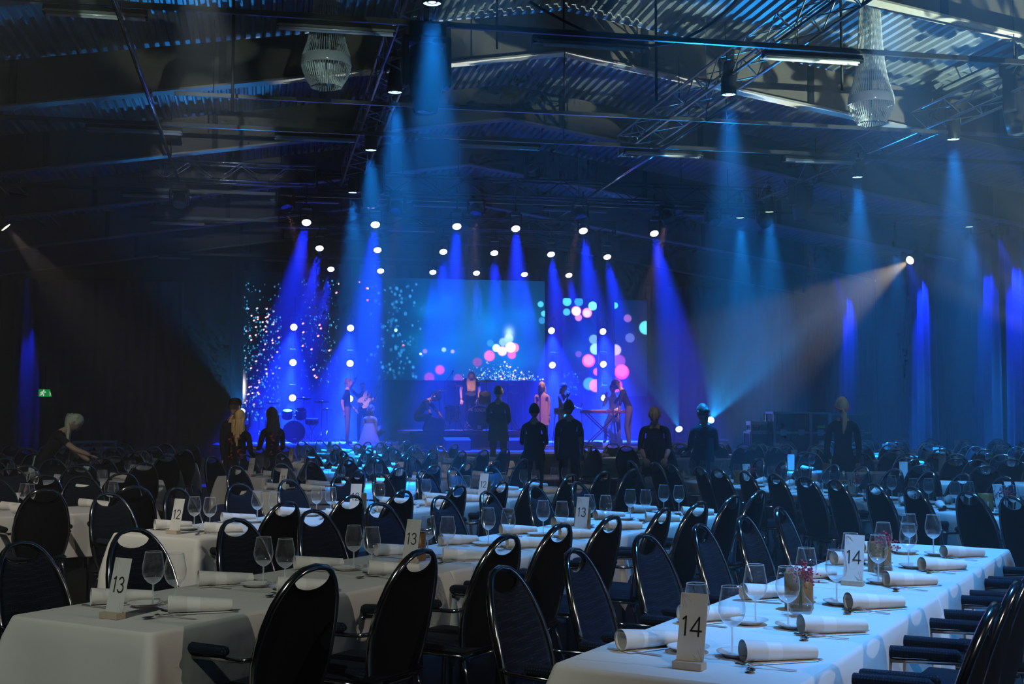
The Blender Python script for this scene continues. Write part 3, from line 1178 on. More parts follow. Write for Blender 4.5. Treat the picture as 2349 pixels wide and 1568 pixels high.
# sagging black cable between the two middle trusses
q = MB()
pa, pb = at(1215, 4, 17.0), at(1690, 0, 16.4)
pts = []
for i in range(19):
    t_ = i / 18
    p = pa.lerp(pb, t_)
    p.z -= 0.62 * 4 * t_ * (1 - t_) * (0.7 + 0.6 * t_)
    pts.append(p)
q.tube(pts, 0.022, 7)
tag(part('hanging_cable', q, M['rubber']), 'thick black cable sagging between two trusses under the roof', 'cable')
for i, (px, Y, zz) in enumerate(((1140, 17.5, 6.9), (535, 16.0, 5.6), (1505, 17.0, 6.0), (1930, 17.2, 6.2))):
    p = at(px, 100, Y)
    q = MB()
    u = p.x * HC + p.y * HS
    q.tube([(p.x, p.y, zz), (p.x, p.y, roof(u))], 0.02, 6)
    tag(part('hanging_rod', q, M['rubber']), 'thin black rod hanging from the roof, %s of four from the left' % ORD[[1, 0, 2, 3][i]], 'rod', 'rods hanging from the roof')

# ------------------------------------------------------------------ crystal chandeliers
def make_chandelier():
    t = thing('chandelier', '', 'chandelier')
    rnd = random.Random(3)
    def strands(name, n, fr, label=None):
        mb = MB()
        for i in range(n):
            a = 2 * math.pi * i / n
            pts = fr(a)
            # bead strings: a thin thread that swells at every bead
            out, rr = [], []
            for (p, q) in zip(pts[:-1], pts[1:]):
                p, q = Vector(p), Vector(q)
                m_ = max(2, int((q - p).length / 0.05))
                for k in range(m_):
                    out.append(p.lerp(q, k / m_))
                    rr.append(0.0068 if k % 2 else 0.0032)
            out.append(Vector(pts[-1]))
            rr.append(0.004)
            mb.tube(out, rr, 4, cap=False)
        part(name, mb, M['crystal'], t, kind='stuff')

    def outer(a):
        pts = []
        for i in range(8):
            s = i / 7
            r = 0.145 + 0.07 * s + 0.115 * s ** 5
            pts.append((r * math.cos(a), r * math.sin(a), -1.52 * s))
        return pts

    def bowl(a):
        pts = []
        for i in range(6):
            s = i / 5
            r = 0.335 - 0.135 * s ** 1.5
            pts.append((r * math.cos(a), r * math.sin(a), -1.64 - 0.30 * s))
        return pts

    def cone(a):
        return [((0.08 + 0.13 * s) * math.cos(a), (0.08 + 0.13 * s) * math.sin(a), -1.70 - 0.24 * s) for s in (0, 0.5, 1)]

    strands('neck_strands', 54, outer)
    strands('bowl_strands', 56, bowl)
    strands('inner_strands', 36, cone)
    b = MB()
    b.lathe([(0.318, -1.50), (0.34, -1.53), (0.345, -1.64), (0.335, -1.65), (0.325, -1.62), (0.318, -1.50)], 40)
    part('crown_ring', b, M['crystal'], t)
    c = MB()
    c.lathe([(0.0, 0.04), (0.13, 0.03), (0.135, -0.02), (0.12, -0.03)], 24)
    part('top_plate', c, M['chrome'], t)
    c = MB()
    c.lathe([(0.21, -1.935), (0.205, -1.945), (0.2, -1.935)], 30)
    c.tube([(0, 0, 0), (0, 0, -1.9)], 0.012, 6)
    part('stem', c, M['chrome'], t)
    c = MB()
    c.tube([(0, 0, 0.03), (0, 0, 0.34)], 0.01, 6)
    part('chain', c, M['chrome'], t)
    return t


CH = Proto(make_chandelier)
p = at(748, 203, 16.4)
CH.put((p.x, p.y, p.z + 1.95), 0, 'greenish crystal strand chandelier hanging left of the centre truss', 'crystal chandeliers')
p = at(1999, 286, 18.2)
CH.put((p.x, p.y, p.z + 1.95), 0, 'bluish crystal strand chandelier hanging behind the bright truss on the right', 'crystal chandeliers')

# ------------------------------------------------------------------ stage
SZ = 0.73
st = thing('stage', 'low dark stage with black skirt under blue light, at the end of the hall', 'stage', H(5.5, 33.4, 0), HA)
def slab(name, u0, u1, v0, v1, z0, z1, m, parent):
    q = MB()
    q.box(((u0 + u1) / 2 - 5.5, (v0 + v1) / 2 - 33.4, (z0 + z1) / 2), (u1 - u0, v1 - v0, z1 - z0))
    return part(name, q, m, parent)


for (u0, u1, v0, v1) in ((-1.3, 12.6, 33.4, 42.0), (2.9, 9.6, 29.6, 33.4), (3.9, 7.9, 25.5, 29.6)):
    slab('deck', u0, u1, v0, v1, SZ - 0.05, SZ, M['stagetop'], st)
    slab('skirt', u0 + 0.03, u1 - 0.03, v0 + 0.03, v1 - 0.03, 0.0, SZ - 0.05, M['dark'], st)
sp_ = thing('stage_step', 'low grey step platform before the stage front', 'platform', H(6.0, 24.4, 0), HA)
q = MB()
q.bbox((0, 0, 0.28), (3.6, 1.9, 0.04), 0.008)
part('top', q, mat('grey_step_top', (0.22, 0.2, 0.2), 0.6), sp_)
q = MB()
q.box((0, 0, 0.13), (3.54, 1.84, 0.26))
part('skirt', q, M['dark'], sp_)
rs = thing('drum_riser', 'drum riser with a brown front edge under the shiny black drum kit', 'platform', H(5.1, 31.9, SZ), HA)
q = MB()
q.bbox((0, 0, 0.37), (2.9, 2.9, 0.09), 0.01)
part('top', q, M['riser'], rs)
q = MB()
q.box((0, 0, 0.162), (2.84, 2.84, 0.324))
part('skirt', q, M['riserdark'], rs)
RZ = SZ + 0.415

# backdrop behind the screens
q = MB()
q.grid(lambda s, t: tuple(H(-1.0 + 13.4 * s, 41.6 + 0.06 * math.sin(s * 190), 0.75 + 5.9 * t)), 240, 2)
tag(part('backdrop_drape', q, M['curtain']), 'dark pleated drape hanging behind the LED screens', 'curtain')

# ------------------------------------------------------------------ LED screens: the picture on them is their content, one colour per LED cell
IMG = np.random.RandomState(5)


def led(name, x0, x1, y0, y1, paint, label, res=1.6):
    """screen between photo columns x0..x1 and rows y0..y1 on the plane hall-v = V_SCR"""
    a, b = at_v(x0, (y0 + y1) / 2, V_SCR), at_v(x1, (y0 + y1) / 2, V_SCR)
    zt, zb = at_v((x0 + x1) / 2, y0, V_SCR).z, at_v((x0 + x1) / 2, y1, V_SCR).z
    wd = (b - a).length
    hg = zt - zb
    t = thing('led_screen', label, 'screen', (a.x, a.y, zb), HA, 'LED screens on the stage')
    fr = MB()
    fr.box((wd / 2, 0.07, hg / 2), (wd, 0.10, hg))
    part('cabinet', fr, M['black'], t)
    lg = MB()
    for xx in (0.12 * wd, 0.88 * wd):
        lg.tube([(xx, 0.12, hg * 0.5), (xx, 0.12, -(zb - SZ))], 0.03, 6)
    part('support', lg, M['black'], t)
    nx, ny = int((x1 - x0) / res), int((y1 - y0) / res)
    X, Y = np.meshgrid(x0 + (np.arange(nx) + 0.5) * (x1 - x0) / nx, y0 + (np.arange(ny) + 0.5) * (y1 - y0) / ny)
    img = paint(X, Y)
    # one quad per LED cell
    xs, zs = np.linspace(0, wd, nx + 1), np.linspace(hg, 0, ny + 1)
    gx, gz = np.meshgrid(xs, zs)
    co = np.stack([gx.ravel(), np.zeros(gx.size), gz.ravel()], 1)
    i = np.arange(ny)[:, None] * (nx + 1) + np.arange(nx)[None, :]
    faces = np.stack([i, i + nx + 1, i + nx + 2, i + 1], -1).reshape(-1, 4)
    me = bpy.data.meshes.new('screen_picture')
    me.from_pydata(co.tolist(), [], faces.tolist())
    at_ = me.color_attributes.new('led', 'FLOAT_COLOR', 'CORNER')
    c = np.repeat(np.concatenate([img.reshape(-1, 3), np.ones((nx * ny, 1))], 1), 4, axis=0)
    at_.data.foreach_set('color', c.astype(np.float32).ravel())
    me.materials.append(M['led'])
    link('screen_picture', me, t)


m = bpy.data.materials.new('led_screen_light')
m.use_nodes = True
t = m.node_tree
t.nodes.clear()
o_ = t.nodes.new('ShaderNodeOutputMaterial')
e_ = t.nodes.new('ShaderNodeEmission')
c_ = t.nodes.new('ShaderNodeVertexColor')
c_.layer_name = 'led'
t.links.new(c_.outputs['Color'], e_.inputs['Color'])
e_.inputs['Strength'].default_value = 3.2
t.links.new(e_.outputs[0], o_.inputs['Surface'])
M['led'] = m


def disk(img, X, Y, cx, cy, r, col, a=1.0, soft=0.25, ry=None):
    d = np.sqrt(((X - cx) / r) ** 2 + ((Y - cy) / (ry or r)) ** 2)
    k = np.clip((1 - d) / soft, 0, 1)[..., None] * a
    img[:] = img * (1 - k) + np.array(col) * k


def glow(img, X, Y, cx, cy, rx, ry, col, p=2):
    d = ((X - cx) / rx) ** 2 + ((Y - cy) / ry) ** 2
    img[:] = img + np.exp(-d)[..., None] * np.array(col)


def sparks(img, X, Y, pts, cols, rmin=1.0, rmax=2.2, streak=0.0):
    for (x, y) in pts:
        c = cols[IMG.randint(len(cols))]
        r = IMG.uniform(rmin, rmax)
        disk(img, X, Y, x, y, r, np.array(c) * IMG.uniform(0.35, 1.0), 0.9, 0.8, r * (1 + streak * IMG.rand()))


CY1, CY2, WH, PK, GR = (0.05, 0.42, 0.75), (0.02, 0.18, 0.42), (0.9, 0.95, 1.0), (1.0, 0.16, 0.3), (0.4, 0.9, 0.7)


def paint_left(X, Y):
    img = np.zeros(X.shape + (3,)) + np.array((0.0, 0.001, 0.004))
    n = 330
    xs = IMG.uniform(558, 645, n)
    ys = 640 + 330 * IMG.beta(1.5, 1.05, n)
    sparks(img, X, Y, list(zip(xs, ys)), [CY2, CY2, CY1, CY1], 1.0, 2.4, 0.5)
    n = 60
    xs = IMG.uniform(560, 643, n)
    ys = np.concatenate([IMG.uniform(705, 790, 30), IMG.uniform(800, 860, 14), IMG.uniform(870, 930, 16)])
    xs[44:] = IMG.uniform(558, 600, 16)
    for (x, y) in zip(xs, ys):
        disk(img, X, Y, x + 1.2, y - 0.6, 2.2, PK, 0.8, 0.6)
        disk(img, X, Y, x, y, 2.0, WH if IMG.rand() < 0.7 else CY1, 0.95, 0.6)
    glow(img, X, Y, 560, 890, 4, 20, (0.8, 0.75, 0.8))
    return img


def paint_second(X, Y):
    img = np.zeros(X.shape + (3,)) + np.array((0.0, 0.001, 0.006))
    n = 150
    sparks(img, X, Y, list(zip(IMG.uniform(690, 776, n), IMG.uniform(640, 900, n))), [CY2, CY2, CY1], 1.0, 2.2, 0.5)
    for (x, y) in ((776, 650), (770, 671), (694, 743), (732, 746), (735, 754), (695, 763), (729, 771), (694, 794), (714, 802), (755, 804), (719, 848), (722, 862), (726, 866)):
        disk(img, X, Y, x + 1.5, y - 1, 2.6, PK, 0.85, 0.5)
        disk(img, X, Y, x, y, 2.0, WH, 0.9, 0.6)
    return img


def paint_main(X, Y):
    s = (X - 823) / 427.0
    v = (Y - 640) / 232.0
    img = np.zeros(X.shape + (3,))
    img[..., 2] = 0.055 + 0.11 * np.exp(-((s - 0.62) / 0.33) ** 2 - ((v - 0.45) / 0.5) ** 2)
    img[..., 1] = 0.012 + 0.055 * np.exp(-((s - 0.66) / 0.3) ** 2 - ((v - 0.5) / 0.45) ** 2)
    for k in range(26):   # soft clouds
        cx, cy_ = IMG.uniform(930, 1240), IMG.uniform(660, 860)
        glow(img, X, Y, cx, cy_, IMG.uniform(15, 45), IMG.uniform(10, 30), np.array((0.0, 0.02, 0.05)) * IMG.uniform(0.3, 1.3))
    img *= (0.25 + 0.75 * np.clip((s - 0.16) / 0.18, 0, 1))[..., None]
    n = 150
    sparks(img, X, Y, list(zip(IMG.normal(905, 28, n), IMG.uniform(650, 870, n))), [CY2, CY2, (0.01, 0.08, 0.25)], 1.2, 5, 0.3)
    n = 260
    xs = np.clip(1150 + IMG.normal(0, 42, n), 1060, 1245)
    ys = 871 - np.abs(IMG.normal(0, 15, n)) * (1.3 - np.abs(xs - 1130) / 120)
    sparks(img, X, Y, list(zip(xs, ys)), [CY1, CY1, WH, (0.3, 0.7, 0.9)], 0.9, 2.2)
    for (x, y) in ((1155, 829), (1160, 838), (1168, 840), (1180, 848), (1194, 853), (1146, 862), (1175, 860), (1190, 867), (1148, 868), (1200, 868)):
        disk(img, X, Y, x + 0.8, y, 2.6, PK, 0.7, 0.6)
        disk(img, X, Y, x, y, 2.2, WH, 0.95, 0.6)
    # bright bokeh group
    for (x, y, r, c, a) in ((1122, 786, 9, CY2, 0.8), (1152, 783, 11, (0.25, 0.5, 0.45), 0.6), (1120, 815, 14, (0.65, 0.12, 0.22), 0.75), (1172, 812, 11, (0.75, 0.1, 0.25), 0.7),
                            (1165, 775, 12, (0.25, 0.45, 0.75), 0.7), (1136, 797, 10, (0.5, 0.95, 0.55), 0.95), (1150, 804, 12, (1.0, 0.5, 0.45), 0.9), (1178, 796, 12, (1.0, 0.2, 0.2), 0.8),
                            (1169, 795, 13, (1.0, 0.95, 0.85), 1.0), (1015, 802, 6, (0.25, 0.45, 0.7), 0.7), (1035, 806, 5, (0.4, 0.3, 0.6), 0.6), (1006, 848, 12, (0.42, 0.05, 0.2), 0.8), (982, 866, 13, (0.2, 0.03, 0.16), 0.8),
                            (1048, 868, 12, (0.16, 0.04, 0.2), 0.7), (972, 806, 6, (0.2, 0.12, 0.4), 0.7), (1092, 830, 12, (0.2, 0.04, 0.16), 0.6), (841, 665, 3, PK, 0.8), (843, 665, 2, WH, 0.8), (824, 651, 2, PK, 0.7), (906, 759, 4, GR, 0.9),
                            (962, 812, 3, WH, 0.8), (923, 793, 3, (0.7, 0.1, 0.2), 0.9), (842, 692, 3, (0.6, 0.1, 0.3), 0.7), (1240, 694, 8, CY1, 0.8), (1248, 716, 8, CY1, 0.9), (1243, 732, 9, CY2, 0.8)):
        disk(img, X, Y, x, y, r, c, a, 0.3)
    glow(img, X, Y, 1166, 762, 9, 12, (0.25, 0.42, 0.65))
    return img


def paint_r1(X, Y):
    img = np.zeros(X.shape + (3,)) + np.array((0.0, 0.003, 0.03))
    for k in range(8):
        glow(img, X, Y, IMG.uniform(1290, 1370), IMG.uniform(750, 900), 25, 25, (0.0, 0.008, 0.03))
    n = 40
    sparks(img, X, Y, list(zip(IMG.uniform(1292, 1330, n), IMG.uniform(850, 905, n))), [CY2, CY1], 1, 2)
    for (x, y, r, c, a) in ((1301, 692, 11, CY1, 0.95), (1300, 716, 9, CY1, 0.7), (1328, 692, 11, (0.02, 0.25, 0.6), 0.8), (1360, 701, 11, (0.15, 0.75, 0.8), 0.9), (1327, 728, 9, (0.55, 0.2, 0.4), 0.7), (1322, 713, 12, (1.0, 0.25, 0.3), 0.9), (1322, 714, 10, (0.95, 1.0, 0.65), 1.0), (1347, 717, 12, (1.0, 0.25, 0.3), 0.85), (1346, 718, 9, (1.0, 0.45, 0.5), 0.8),
                            (1362, 778, 12, (0.15, 0.35, 0.45), 0.6), (1366, 800, 14, (0.3, 0.65, 0.7), 0.7), (1350, 827, 16, (1.0, 0.06, 0.16), 0.95), (1350, 826, 13, (1.0, 0.2, 0.22), 0.8), (1369, 852, 9, (1.0, 0.08, 0.22), 0.9), (1352, 880, 16, (0.05, 0.3, 0.55), 0.7), (1366, 884, 16, (0.85, 0.18, 0.3), 0.75), (1327, 812, 8, (0.12, 0.05, 0.25), 0.7)):
        disk(img, X, Y, x, y, r, c, a, 0.22)
    return img


def paint_r2(X, Y):
    img = np.zeros(X.shape + (3,)) + np.array((0.0, 0.005, 0.04))
    for (x, y, r, c, a) in ((1411, 701, 8, CY1, 0.95), (1440, 730, 10, (0.25, 0.1, 0.3), 0.6), (1482, 751, 17, (0.08, 0.5, 0.55), 0.9), (1445, 775, 12, (0.1, 0.14, 0.35), 0.5), (1412, 803, 14, (0.45, 0.35, 0.6), 0.8), (1420, 828, 16, (0.28, 0.06, 0.3), 0.6), (1426, 853, 18, (1.0, 0.04, 0.25), 0.95), (1426, 850, 15, (1.0, 0.12, 0.3), 0.7), (1412, 884, 16, (0.85, 0.02, 0.4), 0.85)):
        disk(img, X, Y, x, y, r, c, a, 0.22)
    return img


led('left', 558, 645, 622, 985, paint_left, 'tall narrow LED screen full of small cyan sparkles, outermost on the left')
led('second', 690, 777, 638, 906, paint_second, 'narrow LED screen with faint blue dots and few pink sparks')
led('main', 822, 1250, 640, 872, paint_main, 'wide main LED screen showing blue haze and bright bokeh over the drummer')
led('r1', 1291, 1369, 684, 906, paint_r1, 'narrow LED screen with pink and cyan bokeh discs behind the keyboard')
led('r2', 1410, 1484, 688, 908, paint_r2, 'narrow LED screen with large magenta disc, outermost on the right')

# ------------------------------------------------------------------ drum kits
def cymbal(parent, x, y, z, r, tilt=0.15, base=0.0):
    c = MB()
    A = T(x, y, z, rx=tilt)
    c.lathe([(0.0, 0.03), (r * 0.14, 0.025), (r * 0.2, 0.008), (r, -0.012), (r, -0.015), (r * 0.2, 0.004), (0.0, 0.02)], 20, A)
    part('cymbal', c, M['brass'], parent)
    s_ = MB()
    s_.tube([(x, y, base + 0.35), (x, y, z + 0.06)], 0.011, 6)
    for k in range(3):
        a = k * 2.094 + 0.4
        s_.tube([(x, y, base + 0.36), (x + 0.28 * math.cos(a), y + 0.28 * math.sin(a), base + 0.012)], 0.011, 6)
    part('cymbal_stand', s_, M['chrome'], parent)


def drum(parent, name, c, r, L, axis, head_front=None):
    """shell with hoops along an axis; axis is a rotation matrix for local Z"""
    A = Matrix.Translation(c) @ axis
    s = MB()
    s.lathe([(r, -L / 2), (r, L / 2)], 28, A)
    o = part(name, s, M['drum'], parent)
    hd = MB()
    hd.lathe([(r * 0.99, L / 2 - 0.002), (0, L / 2 + 0.002)], 28, A)
    hd.lathe([(r * 0.99, -L / 2 + 0.002), (0, -L / 2 - 0.002)], 28, A)
    part('drum_head', hd, head_front or M['head'], o)
    hp = MB()
    for z in (-L / 2, L / 2):
        hp.lathe([(r * 0.985, z - 0.018), (r * 1.03, z - 0.018), (r * 1.03, z + 0.018), (r * 0.985, z + 0.018), (r * 0.985, z - 0.018)], 28, A)
    for k in range(8):
        a = k * math.pi / 4 + 0.2
        hp.box((r * 1.02 * math.cos(a), r * 1.02 * math.sin(a), L / 2 - 0.05), (0.035, 0.035, 0.06), A)
        hp.box((r * 1.02 * math.cos(a), r * 1.02 * math.sin(a), -L / 2 + 0.05), (0.035, 0.035, 0.06), A)
    part('hoop', hp, M['chrome'], o)
    return o


def drum_kit(loc, label, script=None):
    t = thing('drum_kit', label, 'drums', loc, HA)
    FX = Matrix.Rotation(R(90), 4, 'X')       # local Z towards -Y (the audience)
    bd = drum(t, 'bass_drum', (0, 0, 0.33), 0.31, 0.42, FX)
    for s in (-1, 1):
        g = MB()
        g.tube([(s * 0.26, -0.05, 0.18), (s * 0.42, -0.16, 0.012)], 0.012, 6)
        part('spur', g, M['chrome'], bd)
    if script:
        tx = MB()
        lettering(tx, script, 0.075, 0.017, T(0.02, -0.222, 0.53), 0.12)
        tx.box((-0.20, -0.222, 0.53), (0.05, 0.002, 0.06), None)
        part('printed_name', tx, M['card'], bd)
        lb = MB()
        lb.box((0.0, -0.223, 0.09), (0.10, 0.002, 0.10))
        part('white_label', lb, M['card'], bd)
        rg = MB()
        rg.lathe([(0.045, 0.213), (0.06, 0.213), (0.06, 0.222), (0.045, 0.222)], 18, T(0.08, 0, 0.22) @ FX)
        part('port_ring', rg, M['chrome'], bd)
    else:
        lb = MB()
        lb.box((0.02, -0.223, 0.14), (0.09, 0.002, 0.025))
        part('white_label', lb, M['card'], bd)
    for (x, y, z, r, L, rx) in ((-0.19, 0.02, 0.84, 0.14, 0.22, -25), (0.19, 0.02, 0.84, 0.15, 0.23, -25), (-0.62, 0.30, 0.44, 0.20, 0.40, 0), (0.52, 0.42, 0.62, 0.18, 0.15, -6)):
        drum(t, 'tom_drum' if L > 0.16 else 'snare_drum', (x, y, z), r, L, Matrix.Rotation(R(-rx), 4, 'X'))
    lg = MB()
    for k in range(3):
        a = k * 2.094
        lg.tube([(-0.62 + 0.21 * math.cos(a), 0.30 + 0.21 * math.sin(a), 0.5), (-0.62 + 0.22 * math.cos(a), 0.30 + 0.22 * math.sin(a), 0.0)], 0.01, 6)
        lg.tube([(0.52, 0.42, 0.35), (0.52 + 0.24 * math.cos(a + 0.5), 0.42 + 0.24 * math.sin(a + 0.5), 0.01)], 0.01, 6)
        lg.tube([(0.52, 0.42, 0.35), (0.52 + 0.15 * math.cos(a), 0.42 + 0.15 * math.sin(a), 0.55)], 0.01, 6)
    lg.tube([(0, 0, 0.6), (0, 0, 0.86)], 0.015, 6)
    lg.tube([(-0.14, 0.02, 0.84), (0.14, 0.02, 0.84)], 0.013, 6)
    part('hardware', lg, M['chrome'], t)
    for (x, y, z, r, b) in ((-0.98, 0.1, 1.02, 0.20, 0), (-0.62, -0.15, 1.16, 0.21, 0), (0.28, 0.30, 1.30, 0.24, 0), (0.78, -0.05, 1.20, 0.23, 0), (0.95, 0.35, 0.98, 0.18, 0)):
        cymbal(t, x, y, z, r, -0.12)
    sl = MB()
    sl.lathe([(0.0, 0.50), (0.17, 0.49), (0.17, 0.42), (0.0, 0.41)], 16, T(0.1, 0.95, 0))
    sl.tube([(0.1, 0.95, 0.0), (0.1, 0.95, 0.42)], 0.02, 6)
    sl.tube([(-0.12, 0.95, 0.0), (0.32, 0.95, 0.0)], 0.012, 6)
    part('stool', sl, M['black'], t)
    return t


p = at(1096, 988, 31.6)
drum_kit((p.x, p.y, RZ), 'shiny black drum kit with white lettering, on the riser in mid stage', 'SONOR')
p = at(674, 1010, 35.0)
drum_kit((p.x, p.y, SZ), 'second drum kit under deep blue light, left side of the stage')

# ------------------------------------------------------------------ keyboard, guitars, stands, monitors
def keyboard_on_stand(loc, label):
    t = thing('stage_keyboard', label, 'keyboard', loc, HA)
    b = MB()
    b.bbox((0, 0, 0.90), (1.18, 0.34, 0.085), 0.012)
    part('body', b, mat('red_black_keyboard_case', (0.10, 0.02, 0.03), 0.35), t)
    k = MB()
    for i in range(36):
        k.box((-0.54 + i * 0.0305, 0.06, 0.948), (0.027, 0.15, 0.012))
    part('white_keys', k, M['card'], t, kind='stuff')
    n = MB()
    l = MB()
    for s in (-1, 1):
        l.tube([(-0.45, s * 0.16, 0.86), (0.45, s * 0.16, 0.02)], 0.018, 6)
        l.tube([(0.45, s * 0.14, 0.86), (-0.45, s * 0.14, 0.02)], 0.018, 6)
    for x in (-0.45, 0.45):
        l.tube([(x, -0.24, 0.02), (x, 0.24, 0.02)], 0.018, 6)
    part('stand', l, M['black'], t)
    return t


p = at(1383, 1000, 32.6)
keyboard_on_stand((p.x, p.y, SZ), 'long dark stage keyboard on a crossed stand before the seated man')

BODY = [(0.0, -0.20), (0.10, -0.21), (0.165, -0.15), (0.17, -0.06), (0.125, 0.03), (0.14, 0.11), (0.165, 0.19), (0.13, 0.22), (0.09, 0.17), (0.035, 0.125), (-0.035, 0.125), (-0.08, 0.18), (-0.13, 0.27), (-0.165, 0.25), (-0.165, 0.14), (-0.125, 0.04), (-0.165, -0.06), (-0.165, -0.15), (-0.10, -0.21)]


def guitar(label, A, body_m, neck=0.62, cat='guitar'):
    """electric guitar; local Y runs up the neck, local Z out of the front"""
    loc = A.to_translation()
    t = thing('electric_guitar', label, cat, loc, 0)
    B = Matrix.Translation(-loc) @ A
    b = MB()
    b.prism(BODY, 0.045, B)
    part('body', b, body_m, t)
    g = MB()
    g.prism([(0.10, -0.10), (0.12, 0.02), (0.08, 0.12), (-0.04, 0.12), (-0.06, 0.0), (0.02, -0.12)], 0.004, B @ Matrix.Translation((0, 0, 0.0455)))
    part('pickguard', g, M['card'], t)
    n = MB()
    n.box((0, 0.125 + neck / 2 - 0.05, 0.045), (0.05, neck, 0.022), B)
    part('neck', n, M['wood'], t)
    h = MB()
    h.prism([(-0.03, 0), (0.03, 0), (0.05, 0.12), (0.03, 0.18), (-0.04, 0.16)], 0.018, B @ Matrix.Translation((0, neck + 0.07, 0.034)))
    for i in range(4):
        h.tube([(-0.075, neck + 0.09 + 0.035 * i, 0.042), (-0.035, neck + 0.09 + 0.035 * i, 0.042)], 0.008, 5, M=B)
    part('headstock', h, M['wood'], t)
    f = MB()
    f.box((0, -0.13, 0.052), (0.08, 0.035, 0.014), B)
    f.box((0, 0.0, 0.05), (0.075, 0.02, 0.01), B)
    f.box((0, 0.06, 0.05), (0.075, 0.02, 0.01), B)
    for i in range(4):
        f.tube([(-0.018 + 0.012 * i, -0.12, 0.06), (-0.018 + 0.012 * i, neck + 0.08, 0.06)], 0.0012, 4, M=B, cap=False)
    part('strings_and_pickups', f, M['steel'], t)
    return t


gw = mat('cream_guitar_finish', (0.75, 0.62, 0.50), 0.25, coat=0.5)
p = at(1412, 1011, 31.0)
guitar('cream electric guitar standing upright in front of the keyboard, held by its neck', Matrix.Translation((p.x, p.y, SZ + 0.225)) @ Matrix.Rotation(R(-5), 4, 'Y') @ Matrix.Rotation(R(84), 4, 'X'), gw)
p = at(838, 918, 34.6)
guitar('white electric bass held up by the musician with a raised arm', Matrix.Translation(p) @ Matrix.Rotation(R(40), 4, 'Y') @ Matrix.Rotation(R(88), 4, 'X'), gw, 0.70)


def mic_stand(loc, h, label, boom=None):
    t = thing('microphone_stand', label, 'stand', loc, HA)
    s = MB()
    s.tube([(0, 0, 0.02), (0, 0, h)], 0.012, 6)
    if boom:
        s.tube([(0, 0, h - 0.05), (boom, 0, h + 0.25)], 0.01, 6)
    part('pole', s, M['black'], t)
    b = MB()
    b.lathe([(0.0, 0.04), (0.03, 0.04), (0.13, 0.02), (0.14, 0.0)], 16)
    part('base', b, M['black'], t)
    m_ = MB()
    x, z = (boom, h + 0.25) if boom else (0, h)
    m_.lathe([(0.0, -0.14), (0.014, -0.14), (0.019, 0.0), (0.026, 0.02), (0.026, 0.05), (0.0, 0.07)], 10, T(x, 0, z, rx=R(60)))
    part('microphone', m_, M['black'], t)


p = at(1239, 1000, 29.8)
mic_stand((p.x, p.y, SZ), 1.33, 'black microphone stand in front of the woman in the pink dress')
p = at(851, 1000, 34.2)
mic_stand((p.x, p.y, SZ), 1.40, 'black microphone stand beside the white bass')
p = at(1020, 1000, 33.6)
mic_stand((p.x, p.y, SZ), 1.75, 'boom microphone stand over the left of the central drum kit', 0.22)
p = at(1301, 1000, 32.5)
mic_stand((p.x, p.y, SZ), 1.35, 'microphone stand before the dark-haired musician')
p = at(1335, 1000, 33.6)
mic_stand((p.x, p.y, SZ), 1.1, 'low microphone stand at the left end of the keyboard')


def wedge(loc, rz, wd, hg, label, m_):
    t = thing('stage_monitor', label, 'speaker', loc, rz)
    b = MB()
    prof = [(-0.26, 0), (0.22, 0), (0.22, 0.10), (0.06, hg), (-0.26, hg * 0.8)]
    q = [(x, y) for (x, y) in prof]
    b.prism(q, wd, Matrix.Translation((-wd / 2, 0, 0)) @ Matrix.Rotation(R(90), 4, 'Z') @ Matrix.Rotation(R(90), 4, 'X'))
    part('cabinet', b, M['riserdark'], t)
    g = MB()
    g.bbox((0, -0.268, hg * 0.42), (wd * 0.96, 0.012, hg * 0.76), 0.004)
    part('front_panel', g, m_, t)


brn = mat('brown_painted_board', (0.20, 0.13, 0.12), 0.7)
p = at(1047, 1031, 28.7)
wedge((p.x, p.y, SZ), HA, 0.60, 0.30, 'brown-faced stage monitor in front of the drum riser', brn)
p = at(1186, 1030, 28.9)
wedge((p.x, p.y, SZ), HA, 0.52, 0.29, 'dark grey stage monitor left of the man in the black tee', mat('grey_grille', (0.10, 0.11, 0.12), 0.7))
p = at(995, 987, 30.75)
wedge((p.x, p.y, RZ), HA + R(80), 0.40, 0.36, 'grey wedge monitor on the riser beside the crouching man', mat('dark_grey_grille', (0.14, 0.12, 0.13), 0.7))
p = at(1358, 1018, 31.5)
wedge((p.x, p.y, SZ), HA, 0.42, 0.14, 'low pedal box on the stage in front of the keyboard', M['case'])
q = MB()
p = at(1277, 1030, 29.6)
q.lathe([(0.0, 0.0), (0.033, 0.0), (0.033, 0.22), (0.018, 0.26), (0.018, 0.29), (0.0, 0.29)], 12)
tag(part('drink_bottle', q, mat('red_bottle', (0.6, 0.04, 0.05), 0.3), None, loc=(p.x, p.y, SZ)), 'slim red bottle standing on the stage front', 'bottle')
# snare on a stand near the dark-haired musician
tt = thing('snare_drum_stand', 'small drum on chrome legs beside the dark-haired musician', 'drums', (at(1287, 945, 32.2).x, at(1287, 945, 32.2).y, SZ), HA)
drum(tt, 'snare_drum', (0, 0, 0.92), 0.18, 0.14, Matrix.Identity(4))
q = MB()
for k in range(3):
    a = k * 2.094 + 0.3
    q.tube([(0.17 * math.cos(a), 0.17 * math.sin(a), 0.9), (0.26 * math.cos(a), 0.26 * math.sin(a), 0.0)], 0.012, 6)
part('legs', q, M['chrome'], tt, kind='stuff')

